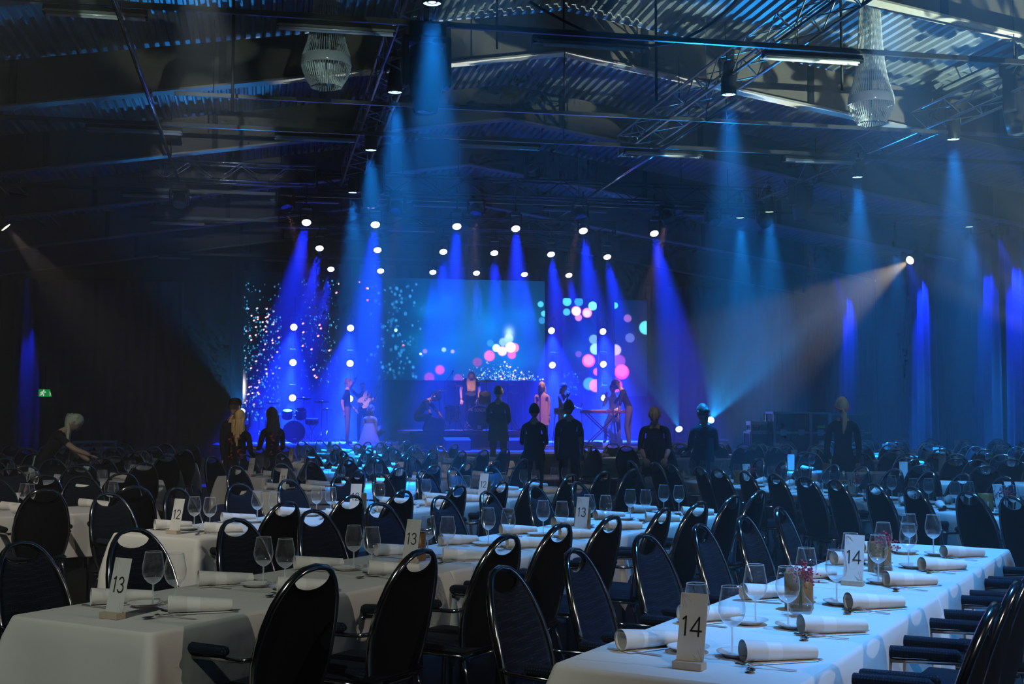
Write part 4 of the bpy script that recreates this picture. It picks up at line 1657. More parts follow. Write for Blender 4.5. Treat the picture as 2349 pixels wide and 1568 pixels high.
# ------------------------------------------------------------------ exit sign, rail, flight cases
ex = at(103, 901, 36.0)
t = thing('exit_sign', 'lit green emergency exit sign with a white running figure, on the dark wall', 'sign', ex, HA)
q = MB()
q.add([(-0.18, 0, -0.11), (0.20, 0, -0.11), (0.14, 0, 0.11), (-0.18, 0, 0.11)], [(0, 1, 2, 3)])
part('green_panel', q, emit_mat('exit_green_light', (0.0, 0.30, 0.05), 0.9), t)
q = MB()
q.box((0, 0.03, 0), (0.40, 0.05, 0.24))
q.tube([(0, 0.04, 0.12), (0, 0.04, 0.8)], 0.012, 6)
part('housing', q, M['black'], t)
q = MB()
LIMBS = [[(-0.055, 0.045), (-0.075, -0.02)], [(-0.05, 0.045), (-0.005, 0.02), (0.03, 0.03)], [(-0.055, 0.04), (-0.11, 0.02), (-0.12, -0.015)], [(-0.07, -0.015), (-0.03, -0.03), (-0.04, -0.09)], [(-0.075, -0.015), (-0.10, -0.055), (-0.145, -0.06)]]
for l in LIMBS:
    for a, b in zip(l[:-1], l[1:]):
        q.tube([(a[0], -0.002, a[1]), (b[0], -0.002, b[1])], 0.016, 6)
q.ball((-0.03, -0.002, 0.078), 0.022, 10, 6)
q.tube([(0.13, -0.002, 0.05), (0.15, -0.002, -0.02), (0.145, -0.002, -0.09)], [0.006, 0.012, 0.008], 6)
part('running_figure', q, emit_mat('exit_white_light', (0.9, 1.0, 0.85), 0.8), t)

ra, rb = at(143, 1014, 27.0), at(268, 1014, 27.8)
rl = thing('guard_rail', 'low metal guard rail with two bars, behind the tables on the far left', 'rail', (ra.x, ra.y, 0), math.atan2(rb.y - ra.y, rb.x - ra.x))
L = (rb - ra).length
zz = at(143, 1014, 27.0).z
for z in (zz, zz - 0.14):
    q = MB()
    q.box((L / 2, 0, z), (L, 0.05, 0.055))
    part('bar', q, M['alu'], rl)
for x in (0.03, L * 0.5, L - 0.03):
    q = MB()
    q.box((x, 0.0, zz / 2), (0.05, 0.04, zz))
    part('post', q, M['alu'], rl)


def flight_case(x0, x1, y0, Y, depth, label, z0=0.0, ztop=None, green=False, handles=1):
    a, b = at(x0, y0, Y), at(x1, y0, Y)
    wd, zt = (b - a).length, a.z
    hg = zt - z0
    t = thing('flight_case', label, 'case', ((a.x + b.x) / 2, a.y + depth / 2, z0), 0, 'flight cases by the side wall')
    q = MB()
    q.box((0, 0, hg / 2), (wd, depth, hg))
    part('body', q, M['case'], t)
    e = MB()
    for sx in (-1, 1):
        for sy in (-1, 1):
            e.box((sx * wd / 2, sy * depth / 2, hg / 2), (0.05, 0.05, hg))
    for zz in (0.02, hg - 0.02, hg * 0.72):
        for sy in (-1, 1):
            e.box((0, sy * depth / 2, zz), (wd, 0.05, 0.045))
        for sx in (-1, 1):
            e.box((sx * wd / 2, 0, zz), (0.05, depth, 0.045))
    part('metal_edging', e, M['edge'], t)
    for i in range(handles):
        l = MB()
        x = -wd / 2 + wd * (i + 0.5) / handles
        l.bbox((x, -depth / 2 - 0.012, hg * 0.72), (0.14, 0.03, 0.13), 0.008)
        part('catch', l, M['edge'], t)
        l = MB()
        l.bbox((x, -depth / 2 - 0.012, hg * 0.42), (0.16, 0.03, 0.14), 0.008)
        part('handle', l, M['black'], t)
    if green:
        l = MB()
        l.box((0.02, -depth / 2 - 0.006, hg * 0.80), (0.17, 0.012, 0.055))
        part('green_label', l, mat('green_label', (0.25, 0.6, 0.08), 0.5), t)
    return t


flight_case(1776, 1858, 944, 27.0, 0.8, 'large dark flight case with pale metal edging, open-front look', handles=2)
flight_case(1860, 1902, 945, 27.2, 0.7, 'tall dark flight case with a small green label', green=True)
flight_case(1904, 2000, 947, 27.6, 0.7, 'dim flight case behind the woman with the pink headband', handles=2)
c0 = flight_case(1722, 1768, 990, 27.2, 0.7, 'low dark flight case under the small blue case')
c1 = flight_case(1724, 1762, 966, 27.3, 0.5, 'small blue flight case stacked on the low dark one', z0=at(1722, 990, 27.2).z, handles=2)
q = MB()
p = at(1754, 957, 28.5)
q.bbox((0, 0, 0), (0.09, 0.02, 0.13), 0.004)
q.box((0, 0, 0.075), (0.11, 0.02, 0.03))
q.tube([(0, 0.02, -0.065), (0, 0.02, -p.z)], 0.015, 6)
tag(part('wall_notice', q, M['card'], None, loc=p), 'small pale paper notice on a thin post above the small blue case', 'notice')

# ------------------------------------------------------------------ chairs
def hw_back(s):
    """half width of the oval chair back at height s along the back"""
    K = [(0.0, 0.165), (0.05, 0.18), (0.13, 0.203), (0.22, 0.216), (0.30, 0.214), (0.38, 0.202), (0.46, 0.180), (0.53, 0.146), (0.575, 0.108), (0.60, 0.065), (0.61, 0.0)]
    for (a, x), (b, y) in zip(K[:-1], K[1:]):
        if s <= b:
            return x + (y - x) * (s - a) / (b - a)
    return 0.0


LEAN = R(14)
S0 = 0.405


def bk(x, s, off=0.0):
    """point on the chair back: x across, s up the back, off = out of its front"""
    y = -0.205 - s * math.sin(LEAN) + 0.75 * x * x + off * math.cos(LEAN)
    return (x, y, S0 + s * math.cos(LEAN) + off * math.sin(LEAN))


OUTL = [0.0, 0.05, 0.13, 0.22, 0.30, 0.38, 0.46, 0.51, 0.55, 0.58, 0.60]


def chair_meshes():
    d = {}
    # upholstered back: dotted cloth in front, plain black behind, its top edge dips to leave the grip hole
    q = MB()

    def side(sgn):
        def fn(a, b):
            uu = a * 2 - 1
            stop = 0.510 + 0.052 * uu * uu
            s = b * stop
            x = uu * max(0.02, hw_back(s) - 0.012)
            edge = (1 - abs(uu) ** 3) * (1 - abs(2 * b - 1) ** 5)
            return bk(x, s, (0.006 + 0.026 * edge) if sgn > 0 else -(0.006 + 0.008 * edge))
        return fn
    q.grid(side(1), 12, 12, True, 0)
    k = len(q.v)
    q.grid(side(-1), 12, 12, True, 1)
    for j in range(12):
        for i in (0, 12):
            a, b = j * 13 + i, (j + 1) * 13 + i
            q.f.append((a, b, k + b, k + a)); q.sm.append(False); q.mi.append(1)
    for i in range(12):
        for j in (0, 12):
            a, b = j * 13 + i, j * 13 + i + 1
            q.f.append((a, b, k + b, k + a)); q.sm.append(False); q.mi.append(1)
    d['backrest'] = q.data('backrest', [M['seat'], M['shell']])
    # chrome tube around the back
    q = MB()
    pts = [bk(-hw_back(s), s) for s in OUTL] + [bk(0, 0.611)] + [bk(hw_back(s), s) for s in reversed(OUTL)]
    q.tube(pts, 0.0125, 8, rx=1.45)
    q.tube([bk(-hw_back(0), 0), (-0.15, -0.17, S0 - 0.02), (0.15, -0.17, S0 - 0.02), bk(hw_back(0), 0)], 0.011, 6)
    d['back_frame'] = q.data('back_frame', M['chrome'])
    # seat
    q = MB()

    def seat(a, b):
        x, y = (a * 2 - 1), (b * 2 - 1)
        e = (1 - abs(x) ** 6) * (1 - abs(y) ** 6)
        wx = 0.235 * (1 - 0.10 * (1 - b))
        return (x * wx, y * 0.235 + 0.01, 0.435 + 0.055 * e ** 0.5)
    q.grid(seat, 12, 12, True)
    n = len(q.v)
    q.grid(lambda a, b: ((a * 2 - 1) * 0.235 * (1 - 0.10 * (1 - b)), (b * 2 - 1) * 0.235 + 0.01, 0.425), 12, 12, False)
    d['seat'] = q.data('seat', M['seat'])
    q = MB()
    q.tube([(-0.2, -0.2, 0.415), (0.2, -0.2, 0.415), (0.225, 0.22, 0.415), (-0.225, 0.22, 0.415)], 0.011, 6, closed=True)
    d['seat_frame'] = q.data('seat_frame', M['chrome'])
    for s, nm_ in ((-1, 'l'), (1, 'r')):
        q = MB()
        q.tube([(s * 0.17, -0.19, 0.42), (s * 0.185, -0.215, 0.34), (s * 0.215, -0.30, 0.0)], 0.0115, 7)
        d['rear' + nm_] = q.data('leg', M['chrome'])
        # front leg runs up past the seat and back as the arm
        q = MB()
        q.tube([(s * 0.245, 0.235, 0.0), (s * 0.250, 0.215, 0.50), (s * 0.252, 0.20, 0.595), (s * 0.252, 0.165, 0.628)], 0.0115, 7)
        d['front' + nm_] = q.data('leg', M['chrome'])
        q = MB()
        q.tube([(s * 0.252, 0.165, 0.628), (s * 0.253, -0.10, 0.640), (s * 0.240, -0.18, 0.640), bk(s * hw_back(0.25) * 1.01, 0.25)], 0.0105, 7)
        d['arm' + nm_] = q.data('arm', M['chrome'])
        q = MB()
        A = T(s * 0.253, 0.035, 0.662, rx=R(-2))
        q.tube([(0, -0.15, 0), (0, -0.135, 0.004), (0, 0.12, 0.006), (0, 0.152, 0.0), (0, 0.165, -0.012)], [0.010, 0.022, 0.024, 0.021, 0.006], 8, M=A, rx=1.15)
        d['pad' + nm_] = q.data('armrest_pad', M['seat'])
    return d


CM = chair_meshes()


def make_chair(arms=True):
    def f():
        t = thing('banquet_chair', '', 'chair')
        link('backrest', CM['backrest'], t)
        link('back_frame', CM['back_frame'], t)
        link('seat', CM['seat'], t)
        link('seat_frame', CM['seat_frame'], t)
        for s in 'lr':
            link('leg', CM['rear' + s], t)
            link('leg', CM['front' + s], t)
            a = link('arm', CM['arm' + s], t)
            link('armrest_pad', CM['pad' + s], a)
        return t
    return f


CHAIR = Proto(make_chair())


def make_far_chair():
    """the same chair for the rows far away: seat and back with their frame, legs in one part each side"""
    t = thing('banquet_chair', '', 'chair')
    link('backrest', CM['backrest'], t)
    link('back_frame', CM['back_frame'], t)
    link('seat', CM['seat'], t)
    for s in 'lr':
        link('leg', CM['rear' + s], t)
        link('leg', CM['front' + s], t)
        link('arm', CM['arm' + s], t)
    return t


FAR_CHAIR = Proto(make_far_chair)

# ------------------------------------------------------------------ table things
def make_wine():
    t = thing('wine_glass', '', 'glass')
    b = MB()
    b.lathe([(0.0385, 0.1255), (0.042, 0.132), (0.048, 0.152), (0.0485, 0.168), (0.046, 0.19), (0.0405, 0.218), (0.0365, 0.242)], 20)
    rim = MB()
    part('bowl', b, M['glass'], t)
    rim.lathe([(0.0362, 0.2415), (0.0372, 0.2425), (0.0366, 0.2435), (0.0358, 0.2425), (0.0362, 0.2415)], 20)
    part('rim', rim, M['glass_rim'], t)
    k = MB()
    k.lathe([(0.0045, 0.098), (0.012, 0.101), (0.028, 0.112), (0.0385, 0.1255)], 20)
    part('bowl_base', k, M['glass_refraction'], t)
    s = MB()
    s.lathe([(0.0045, 0.100), (0.0036, 0.075), (0.0036, 0.03), (0.006, 0.009)], 8)
    part('stem', s, M['glass_rim'], t)
    f = MB()
    f.lathe([(0.006, 0.009), (0.02, 0.004), (0.038, 0.0018), (0.038, 0.0004)], 18)
    part('foot', f, M['glass'], t)
    return t


M['glass_rim'] = glass_mat('thick_glass', (0.86, 0.9, 0.92), 0.95, 0.22, 0.25)  # extra milk paints rim and stem brighter
M['glass_refraction'] = glass_mat('painted_refraction_glass', (0.95, 0.97, 1.0), 0.95, 0.12, 0.22)  # milky colour imitates the white cloth refracted in the bowl
WINE = Proto(make_wine)


class Single:
    """things that are one mesh"""

    def __init__(s, name, cat, me):
        s.name, s.cat, s.me = name, cat, me

    def put(s, loc, rz, label, group=None):
        o = link(s.name, s.me, None, loc, rz)
        return tag(o, label, s.cat, group)


q = MB()
q.lathe([(0.038, 0.0005), (0.02, 0.004), (0.005, 0.009), (0.0036, 0.03), (0.0036, 0.08), (0.006, 0.099), (0.028, 0.112), (0.042, 0.132), (0.0485, 0.16), (0.046, 0.19), (0.0365, 0.242)], 14)
FARWINE = Single('wine_glass', 'glass', q.data('wine_glass', M['glass']))
q = MB()
q.lathe([(0.0, 0.004), (0.031, 0.004), (0.033, 0.0), (0.037, 0.10), (0.035, 0.10), (0.031, 0.012)], 16)
TUMBLER = Single('water_tumbler', 'glass', q.data('water_tumbler', M['glass']))
q = MB()
q.lathe([(0.0, 0.006), (0.045, 0.006), (0.055, 0.010), (0.078, 0.018), (0.079, 0.020), (0.076, 0.0195), (0.054, 0.006), (0.045, 0.0), (0.0, 0.0)], 28)
PLATE = Single('side_plate', 'plate', q.data('side_plate', M['china']))

# rolled napkin: a spiral sheet flattened where it lies, one end narrower, satin band woven across
q = MB()


def roll(a, b):
    ph = a * 2 * math.pi * 1.45 - 1.9
    r = 0.043 * (1 - 0.22 * a)
    taper = 1 - 0.34 * b
    x = r * math.cos(ph) * 1.05
    z = r * math.sin(ph)
    if a < 0.10:
        x -= (0.10 - a) * 0.45
        z = min(z, -0.034)
    z = max(z, -0.038)
    return ((b - 0.5) * 0.27, x * taper, 0.039 * (1 - 0.34 * b) + z * taper)


nb = (0.0, 0.3, 0.5, 1.0)
for i, (b0, b1) in enumerate(zip(nb[:-1], nb[1:])):
    q.grid(lambda a, b, b0=b0, b1=b1: roll(a, b0 + (b1 - b0) * b), 34, 2, True, 1 if i == 1 else 0)
NAPKIN = Single('napkin_roll', 'napkin', q.data('napkin_roll', [M['napkin'], M['band']]))


def flat_outline(pts, zf, th=0.002):
    n = len(pts)
    mb = MB()
    vs = [(x, y, zf(x) + th) for x, y in pts] + [(x, y, zf(x)) for x, y in pts]
    mb.add(vs, [tuple(range(n)), tuple(range(2 * n - 1, n - 1, -1))] + [(i, i + n, (i + 1) % n + n, (i + 1) % n) for i in range(n)])
    return mb


# knife, fork and spoon along local X (handle at +X)
kn = flat_outline([(-0.115, -0.001), (-0.10, -0.008), (-0.06, -0.0105), (0.0, -0.009), (0.012, -0.0055), (0.11, -0.0075), (0.117, 0), (0.11, 0.0075), (0.012, 0.0055), (-0.10, 0.0055)], lambda x: 0.001, 0.003)
KNIFE = Single('table_knife', 'knife', kn.data('table_knife', M['steel']))


def arch(x):
    return 0.003 + 0.010 * max(0.0, 1 - ((x + 0.03) / 0.055) ** 2) * 0.9 + (0.006 if x < -0.09 else 0.0)


q = MB()
xs = [-0.062, -0.05, -0.035, -0.015, 0.01, 0.05, 0.09, 0.105]
ws = [0.0115, 0.0115, 0.009, 0.004, 0.0028, 0.0038, 0.0062, 0.004]
vs = []
for x, w_ in zip(xs, ws):
    vs += [(x, -w_, arch(x)), (x, w_, arch(x)), (x, w_, arch(x) + 0.0022), (x, -w_, arch(x) + 0.0022)]
fs = []
for i in range(len(xs) - 1):
    for k in range(4):
        fs.append((i * 4 + k, (i + 1) * 4 + k, (i + 1) * 4 + (k + 1) % 4, i * 4 + (k + 1) % 4))
fs += [(0, 1, 2, 3), tuple(len(vs) - 4 + k for k in (3, 2, 1, 0))]
q.add(vs, fs)
for i in range(4):
    y = -0.0092 + i * 0.0061
    q.tube([(-0.060, y, arch(-0.06) + 0.001), (-0.08, y, arch(-0.08) + 0.001), (-0.105, y * 0.95, 0.009)], 0.0015, 5)
FORK = Single('table_fork', 'fork', q.data('table_fork', M['steel']))
q = MB()


def bowl_(a, b):
    x = -0.085 + (a - 0.5) * 0.052
    hw_ = 0.0165 * math.sqrt(max(0, 1 - ((x + 0.085) / 0.0262) ** 2)) + 0.0004
    y = (b * 2 - 1) * hw_
    d_ = ((x + 0.085) / 0.0262) ** 2 + (y / 0.0168) ** 2
    return (x, y, 0.002 + 0.0065 * min(1.0, d_))


q.grid(bowl_, 12, 8, True)
vs, fs = [], []
xs = [-0.061, -0.03, 0.0, 0.04, 0.075, 0.088]
ws = [0.0035, 0.0026, 0.0026, 0.0036, 0.0058, 0.003]
zs = [0.0085, 0.012, 0.0095, 0.005, 0.0025, 0.002]
for x, w_, z in zip(xs, ws, zs):
    vs += [(x, -w_, z), (x, w_, z), (x, w_, z + 0.002), (x, -w_, z + 0.002)]
for i in range(len(xs) - 1):
    for k in range(4):
        fs.append((i * 4 + k, (i + 1) * 4 + k, (i + 1) * 4 + (k + 1) % 4, i * 4 + (k + 1) % 4))
q.add(vs, fs)
SPOON = Single('dessert_spoon', 'spoon', q.data('dessert_spoon', M['steel']))


def make_candle():
    t = thing('candle_holder', '', 'candle holder')
    c = MB()
    c.lathe([(0.0, 0.0), (0.060, 0.0), (0.062, 0.004), (0.062, 0.158), (0.060, 0.160), (0.056, 0.158), (0.056, 0.02), (0.0, 0.02)], 28)
    part('cylinder', c, M['amber'], t)
    w_ = MB()
    w_.lathe([(0.0, 0.022), (0.03, 0.022), (0.03, 0.07), (0.0, 0.068)], 14)
    part('candle', w_, M['wick'], t)
    return t


CANDLE = Proto(make_candle)


def make_vase():
    t = thing('flower_vase', '', 'vase')
    v = MB()
    v.lathe([(0.0, 0.001), (0.03, 0.002), (0.045, 0.014), (0.05, 0.036), (0.043, 0.06), (0.022, 0.082), (0.0135, 0.105), (0.0135, 0.15), (0.017, 0.155)], 20)
    part('flask', v, M['glass'], t)
    v = MB()
    v.lathe([(0.0, 0.004), (0.03, 0.005), (0.043, 0.016), (0.0475, 0.035), (0.044, 0.05), (0.0, 0.05)], 18)
    part('water', v, M['water'], t)
    rnd = random.Random(4)
    s = MB()
    bl = MB()
    for i in range(9):
        a, r = rnd.uniform(0, 6.28), rnd.uniform(0.01, 0.075)
        tip = (r * math.cos(a), r * math.sin(a), 0.175 + rnd.uniform(-0.025, 0.03))
        s.tube([(0.01 * math.cos(a + 2), 0.01 * math.sin(a + 2), 0.03), (0.004 * math.cos(a), 0.004 * math.sin(a), 0.13), tip], 0.0012, 4)
        for k in range(16):
            bl.ball((tip[0] + rnd.gauss(0, 0.016), tip[1] + rnd.gauss(0, 0.016), tip[2] + rnd.gauss(0, 0.014)), rnd.uniform(0.003, 0.0065), 5, 4)
    part('stems', s, M['stemg'], t)
    part('blossom', bl, M['bloom'], t, kind='stuff')
    return t


VASE = Proto(make_vase)

SIGNS = {}


def sign_card(text):
    """number card leaning back in a wooden block; it faces local -Y"""
    if text not in SIGNS:
        def f():
            t = thing('table_sign', '', 'sign')
            b = MB()
            b.bbox((0, 0.0, 0.0125), (0.106, 0.05, 0.025), 0.002)
            part('wooden_block', b, M['wood'], t)
            A = T(0, 0.004, 0.012, rx=R(-13))
            c = MB()
            c.box((0, 0, 0.122), (0.099, 0.0012, 0.235), A)
            c_ = part('card', c, M['card'], t)
            if text:
                n = MB()
                lettering(n, text, 0.062, 0.0058, A @ T(0, -0.0012, 0.128), 0.22)
                part('printed_number', n, M['ink'], c_)
            g = MB()
            for (sx, sz, x0, z0) in ((1, -1, -0.046, 0.232), (-1, 1, 0.046, 0.012)):
                for (dx, dz) in ((0.030, 0.008), (0.036, 0.022), (0.020, 0.040), (0.010, 0.046)):
                    p0 = Vector((x0, 0, z0)); p1 = Vector((x0 + sx * dx, 0, z0 + sz * dz))
                    g.tube([A @ (p0 + Vector((0, -0.0014, 0))), A @ (p0.lerp(p1, 0.5) + Vector((0, -0.0014, sz * -0.004))), A @ (p1 + Vector((0, -0.0014, 0)))], 0.0006, 4, cap=False)
            part('branch_print', g, M['inkgrey'], c_)
            return t
        SIGNS[text] = Proto(f)
    return SIGNS[text]


# ------------------------------------------------------------------ tables with their cloths
TZ = 0.75


def make_table(L, W):
    t = thing('banquet_table', '', 'table')
    b = MB()
    b.bbox((0, 0, TZ - 0.025), (L - 0.03, W - 0.03, 0.03), 0.006)
    part('tabletop', b, M['wood'], t)
    for sx in (-1, 1):
        for sy in (-1, 1):
            l = MB()
            l.tube([(sx * (L / 2 - 0.25), sy * (W / 2 - 0.10), TZ - 0.04), (sx * (L / 2 - 0.25), sy * (W / 2 - 0.08), 0.0)], 0.014, 7)
            part('leg', l, M['black'], t)
    return t


def cloth_mesh(L, W, drop=0.37, seed=0):
    rnd = random.Random(seed)
    hx, hy, z0 = L / 2 + 0.004, W / 2 + 0.004, TZ + 0.004
    # perimeter, counter-clockwise with rounded corners
    per = []
    n1, n2, nc = int(L / 0.07), int(W / 0.07), 7
    rc = 0.025
    for (cx_, cy_, a0) in ((hx - rc, hy - rc, 0), (-hx + rc, hy - rc, 90), (-hx + rc, -hy + rc, 180), (hx - rc, -hy + rc, 270)):
        for k in range(nc):
            a = R(a0 + 90 * k / (nc - 1))
            cd = 1 - abs(k / (nc - 1) - 0.5) * 1.2
            per.append((cx_ + rc * math.cos(a), cy_ + rc * math.sin(a), math.cos(a), math.sin(a), cd, a0 + 90 * k / (nc - 1)))
        if a0 in (0, 180):
            n, s = n1, (1 if a0 == 0 else -1)
            for k in range(1, n):
                per.append((s * (hx - rc) * (1 - 2 * k / n), s * hy, 0, s, 0, None))
        else:
            n, s = n2, (1 if a0 == 90 else -1)
            for k in range(1, n):
                per.append((-s * hx, s * (hy - rc) * (1 - 2 * k / n), -s, 0, 0, None))
    m = len(per)
    ph = rnd.uniform(0, 6)
    rows = [(0.0, 0.0), (0.006, 0.006), (0.018, 0.010), (0.08, 0.3), (0.18, 0.6), (0.28, 0.85), (1.0, 1.0)]
    vs, fs = [], []
    for j, (dz, fo) in enumerate(rows):
        for i, (x, y, nx, ny, cd, ca) in enumerate(per):
            s_ = i * 0.07
            fold = 0.016 * math.sin(s_ * 7.0 + ph) + 0.012 * math.sin(s_ * 3.1 + 2 * ph) + 0.012
            corner = 0.0
            dr = drop
            if cd > 0:
                corner = 0.10 * max(0, cd) * fo
                dr = drop + 0.13 * cd ** 2
            d_ = min(dz, 0.28) if j < 6 else dr
            off = (0.012 if j >= 2 else 0.006 * j) + max(0.0, fold) * (fo if j > 2 else 0) * (1 if cd == 0 else 0.4) + corner
            vs.append((x + nx * off, y + ny * off, z0 - d_))
    for j in range(len(rows) - 1):
        for i in range(m):
            k = (i + 1) % m
            fs.append((j * m + i, (j + 1) * m + i, (j + 1) * m + k, j * m + k))
    mb = MB()
    mb.add(vs, fs, True)
    # top: gently creased
    k0 = len(mb.v)
    gx, gy = max(6, int(L / 0.12)), 6
    mb.add([per_[:2] + (z0,) for per_ in per], [tuple(range(m))], False)
    return mb.data('tablecloth', M['cloth'])


TAB_CACHE, CLOTH_CACHE = {}, {}


def place_table(c, rz, L, W, label, seed=0, drop=0.37):
    k = (round(L, 2), round(W, 2))
    if k not in TAB_CACHE:
        TAB_CACHE[k] = Proto(lambda: make_table(L, W))
    TAB_CACHE[k].put((c.x, c.y, 0), rz, 'banquet table under the ' + label, 'banquet tables')
    ck = k + (seed % 3, drop)
    if ck not in CLOTH_CACHE:
        CLOTH_CACHE[ck] = cloth_mesh(L, W, drop, seed % 3 + 11)
    o = link('tablecloth', CLOTH_CACHE[ck], None, (c.x, c.y, 0), rz)
    tag(o, label, 'tablecloth', 'white tablecloths')


def in_frame(p, m=90):
    x = px_of(p)
    return -m < x < 2349 + m


NUM = {10: 'ten', 11: 'eleven', 12: 'twelve', 13: 'thirteen', 14: 'fourteen', 15: 'fifteen', 9: 'nine', 8: 'eight', 3: 'three'}
count = dict(chair=0, glass=0, napkin=0)

# every row: heading of its length (degrees from straight ahead, clockwise), distance of its centre line across that heading,
# where it starts and ends along it, number of tables, first seat and seat spacing
rowsT = []
for (name, num, pc, a0, mods, ml, f0, sp, near) in (
        ('fourteen', 14, -1.60, 3.76, 2, 2.28, 0.42, 0.71, True), ('thirteen', 13, -4.08, 3.49, 3, 2.17, 0.43, 0.725, True),
        ('twelve', 12, -6.50, 6.21, 3, 2.10, 0.40, 0.705, True), ('eleven', 11, -8.95, 10.2, 2, 2.2, 0.40, 0.72, True),
        ('ten', 10, -11.4, 12.4, 3, 2.2, 0.40, 0.73, False), ('nine', 9, -13.85, 16.1, 2, 2.2, 0.4, 0.73, False), ('eight', 8, -16.3, 20.2, 1, 2.2, 0.4, 0.70, False)):
    rowsT.append(dict(name='table ' + name, num=num, az=30.1, pc=pc, a0=a0, mods=mods, ml=ml, f0=f0, sp=sp, near=near, sides=('far side', 'camera side'), end='near end'))
rowsT.append(dict(name='table fifteen', num=15, az=-18.1, pc=7.25, a0=6.35, mods=4, ml=2.2, f0=0.50, sp=0.577, near=True, sides=('camera side', 'far side'), end='frame edge'))
for i, (m_, x0, mods) in enumerate(((15.2, 4.75, 2), (17.5, 3.95, 2), (19.75, 4.5, 2), (22.0, 1.35, 4), (24.3, 3.2, 4), (26.6, 6.6, 3), (28.8, 8.0, 2))):
    P = Vector((x0, (m_ + 0.91 - 0.309 * x0) / 0.951))
    rowsT.append(dict(name='%s crosswise table' % ORD[i], num=None, az=108.0, pc=-(m_ + 0.91), a0=0.951 * P.x - 0.309 * P.y, mods=mods, ml=2.1, f0=0.40, sp=0.68, near=False, sides=('stage side', 'camera side'), end='middle aisle'))
for i, (m_, ae, mods) in enumerate(((11.28, 3.3, 1), (13.6, 3.83, 1), (16.0, 4.8, 1), (18.4, 5.8, 2), (20.8, 6.85, 2), (23.2, 7.8, 2))):
    rowsT.append(dict(name='%s far-left table' % ORD[i], num=3 if i == 1 else None, az=57.0, pc=-m_, a0=ae - 2.2 * mods, mods=mods, ml=2.2, f0=0.40, sp=0.72, near=False, sides=('stage side', 'camera side'), end='wall end'))

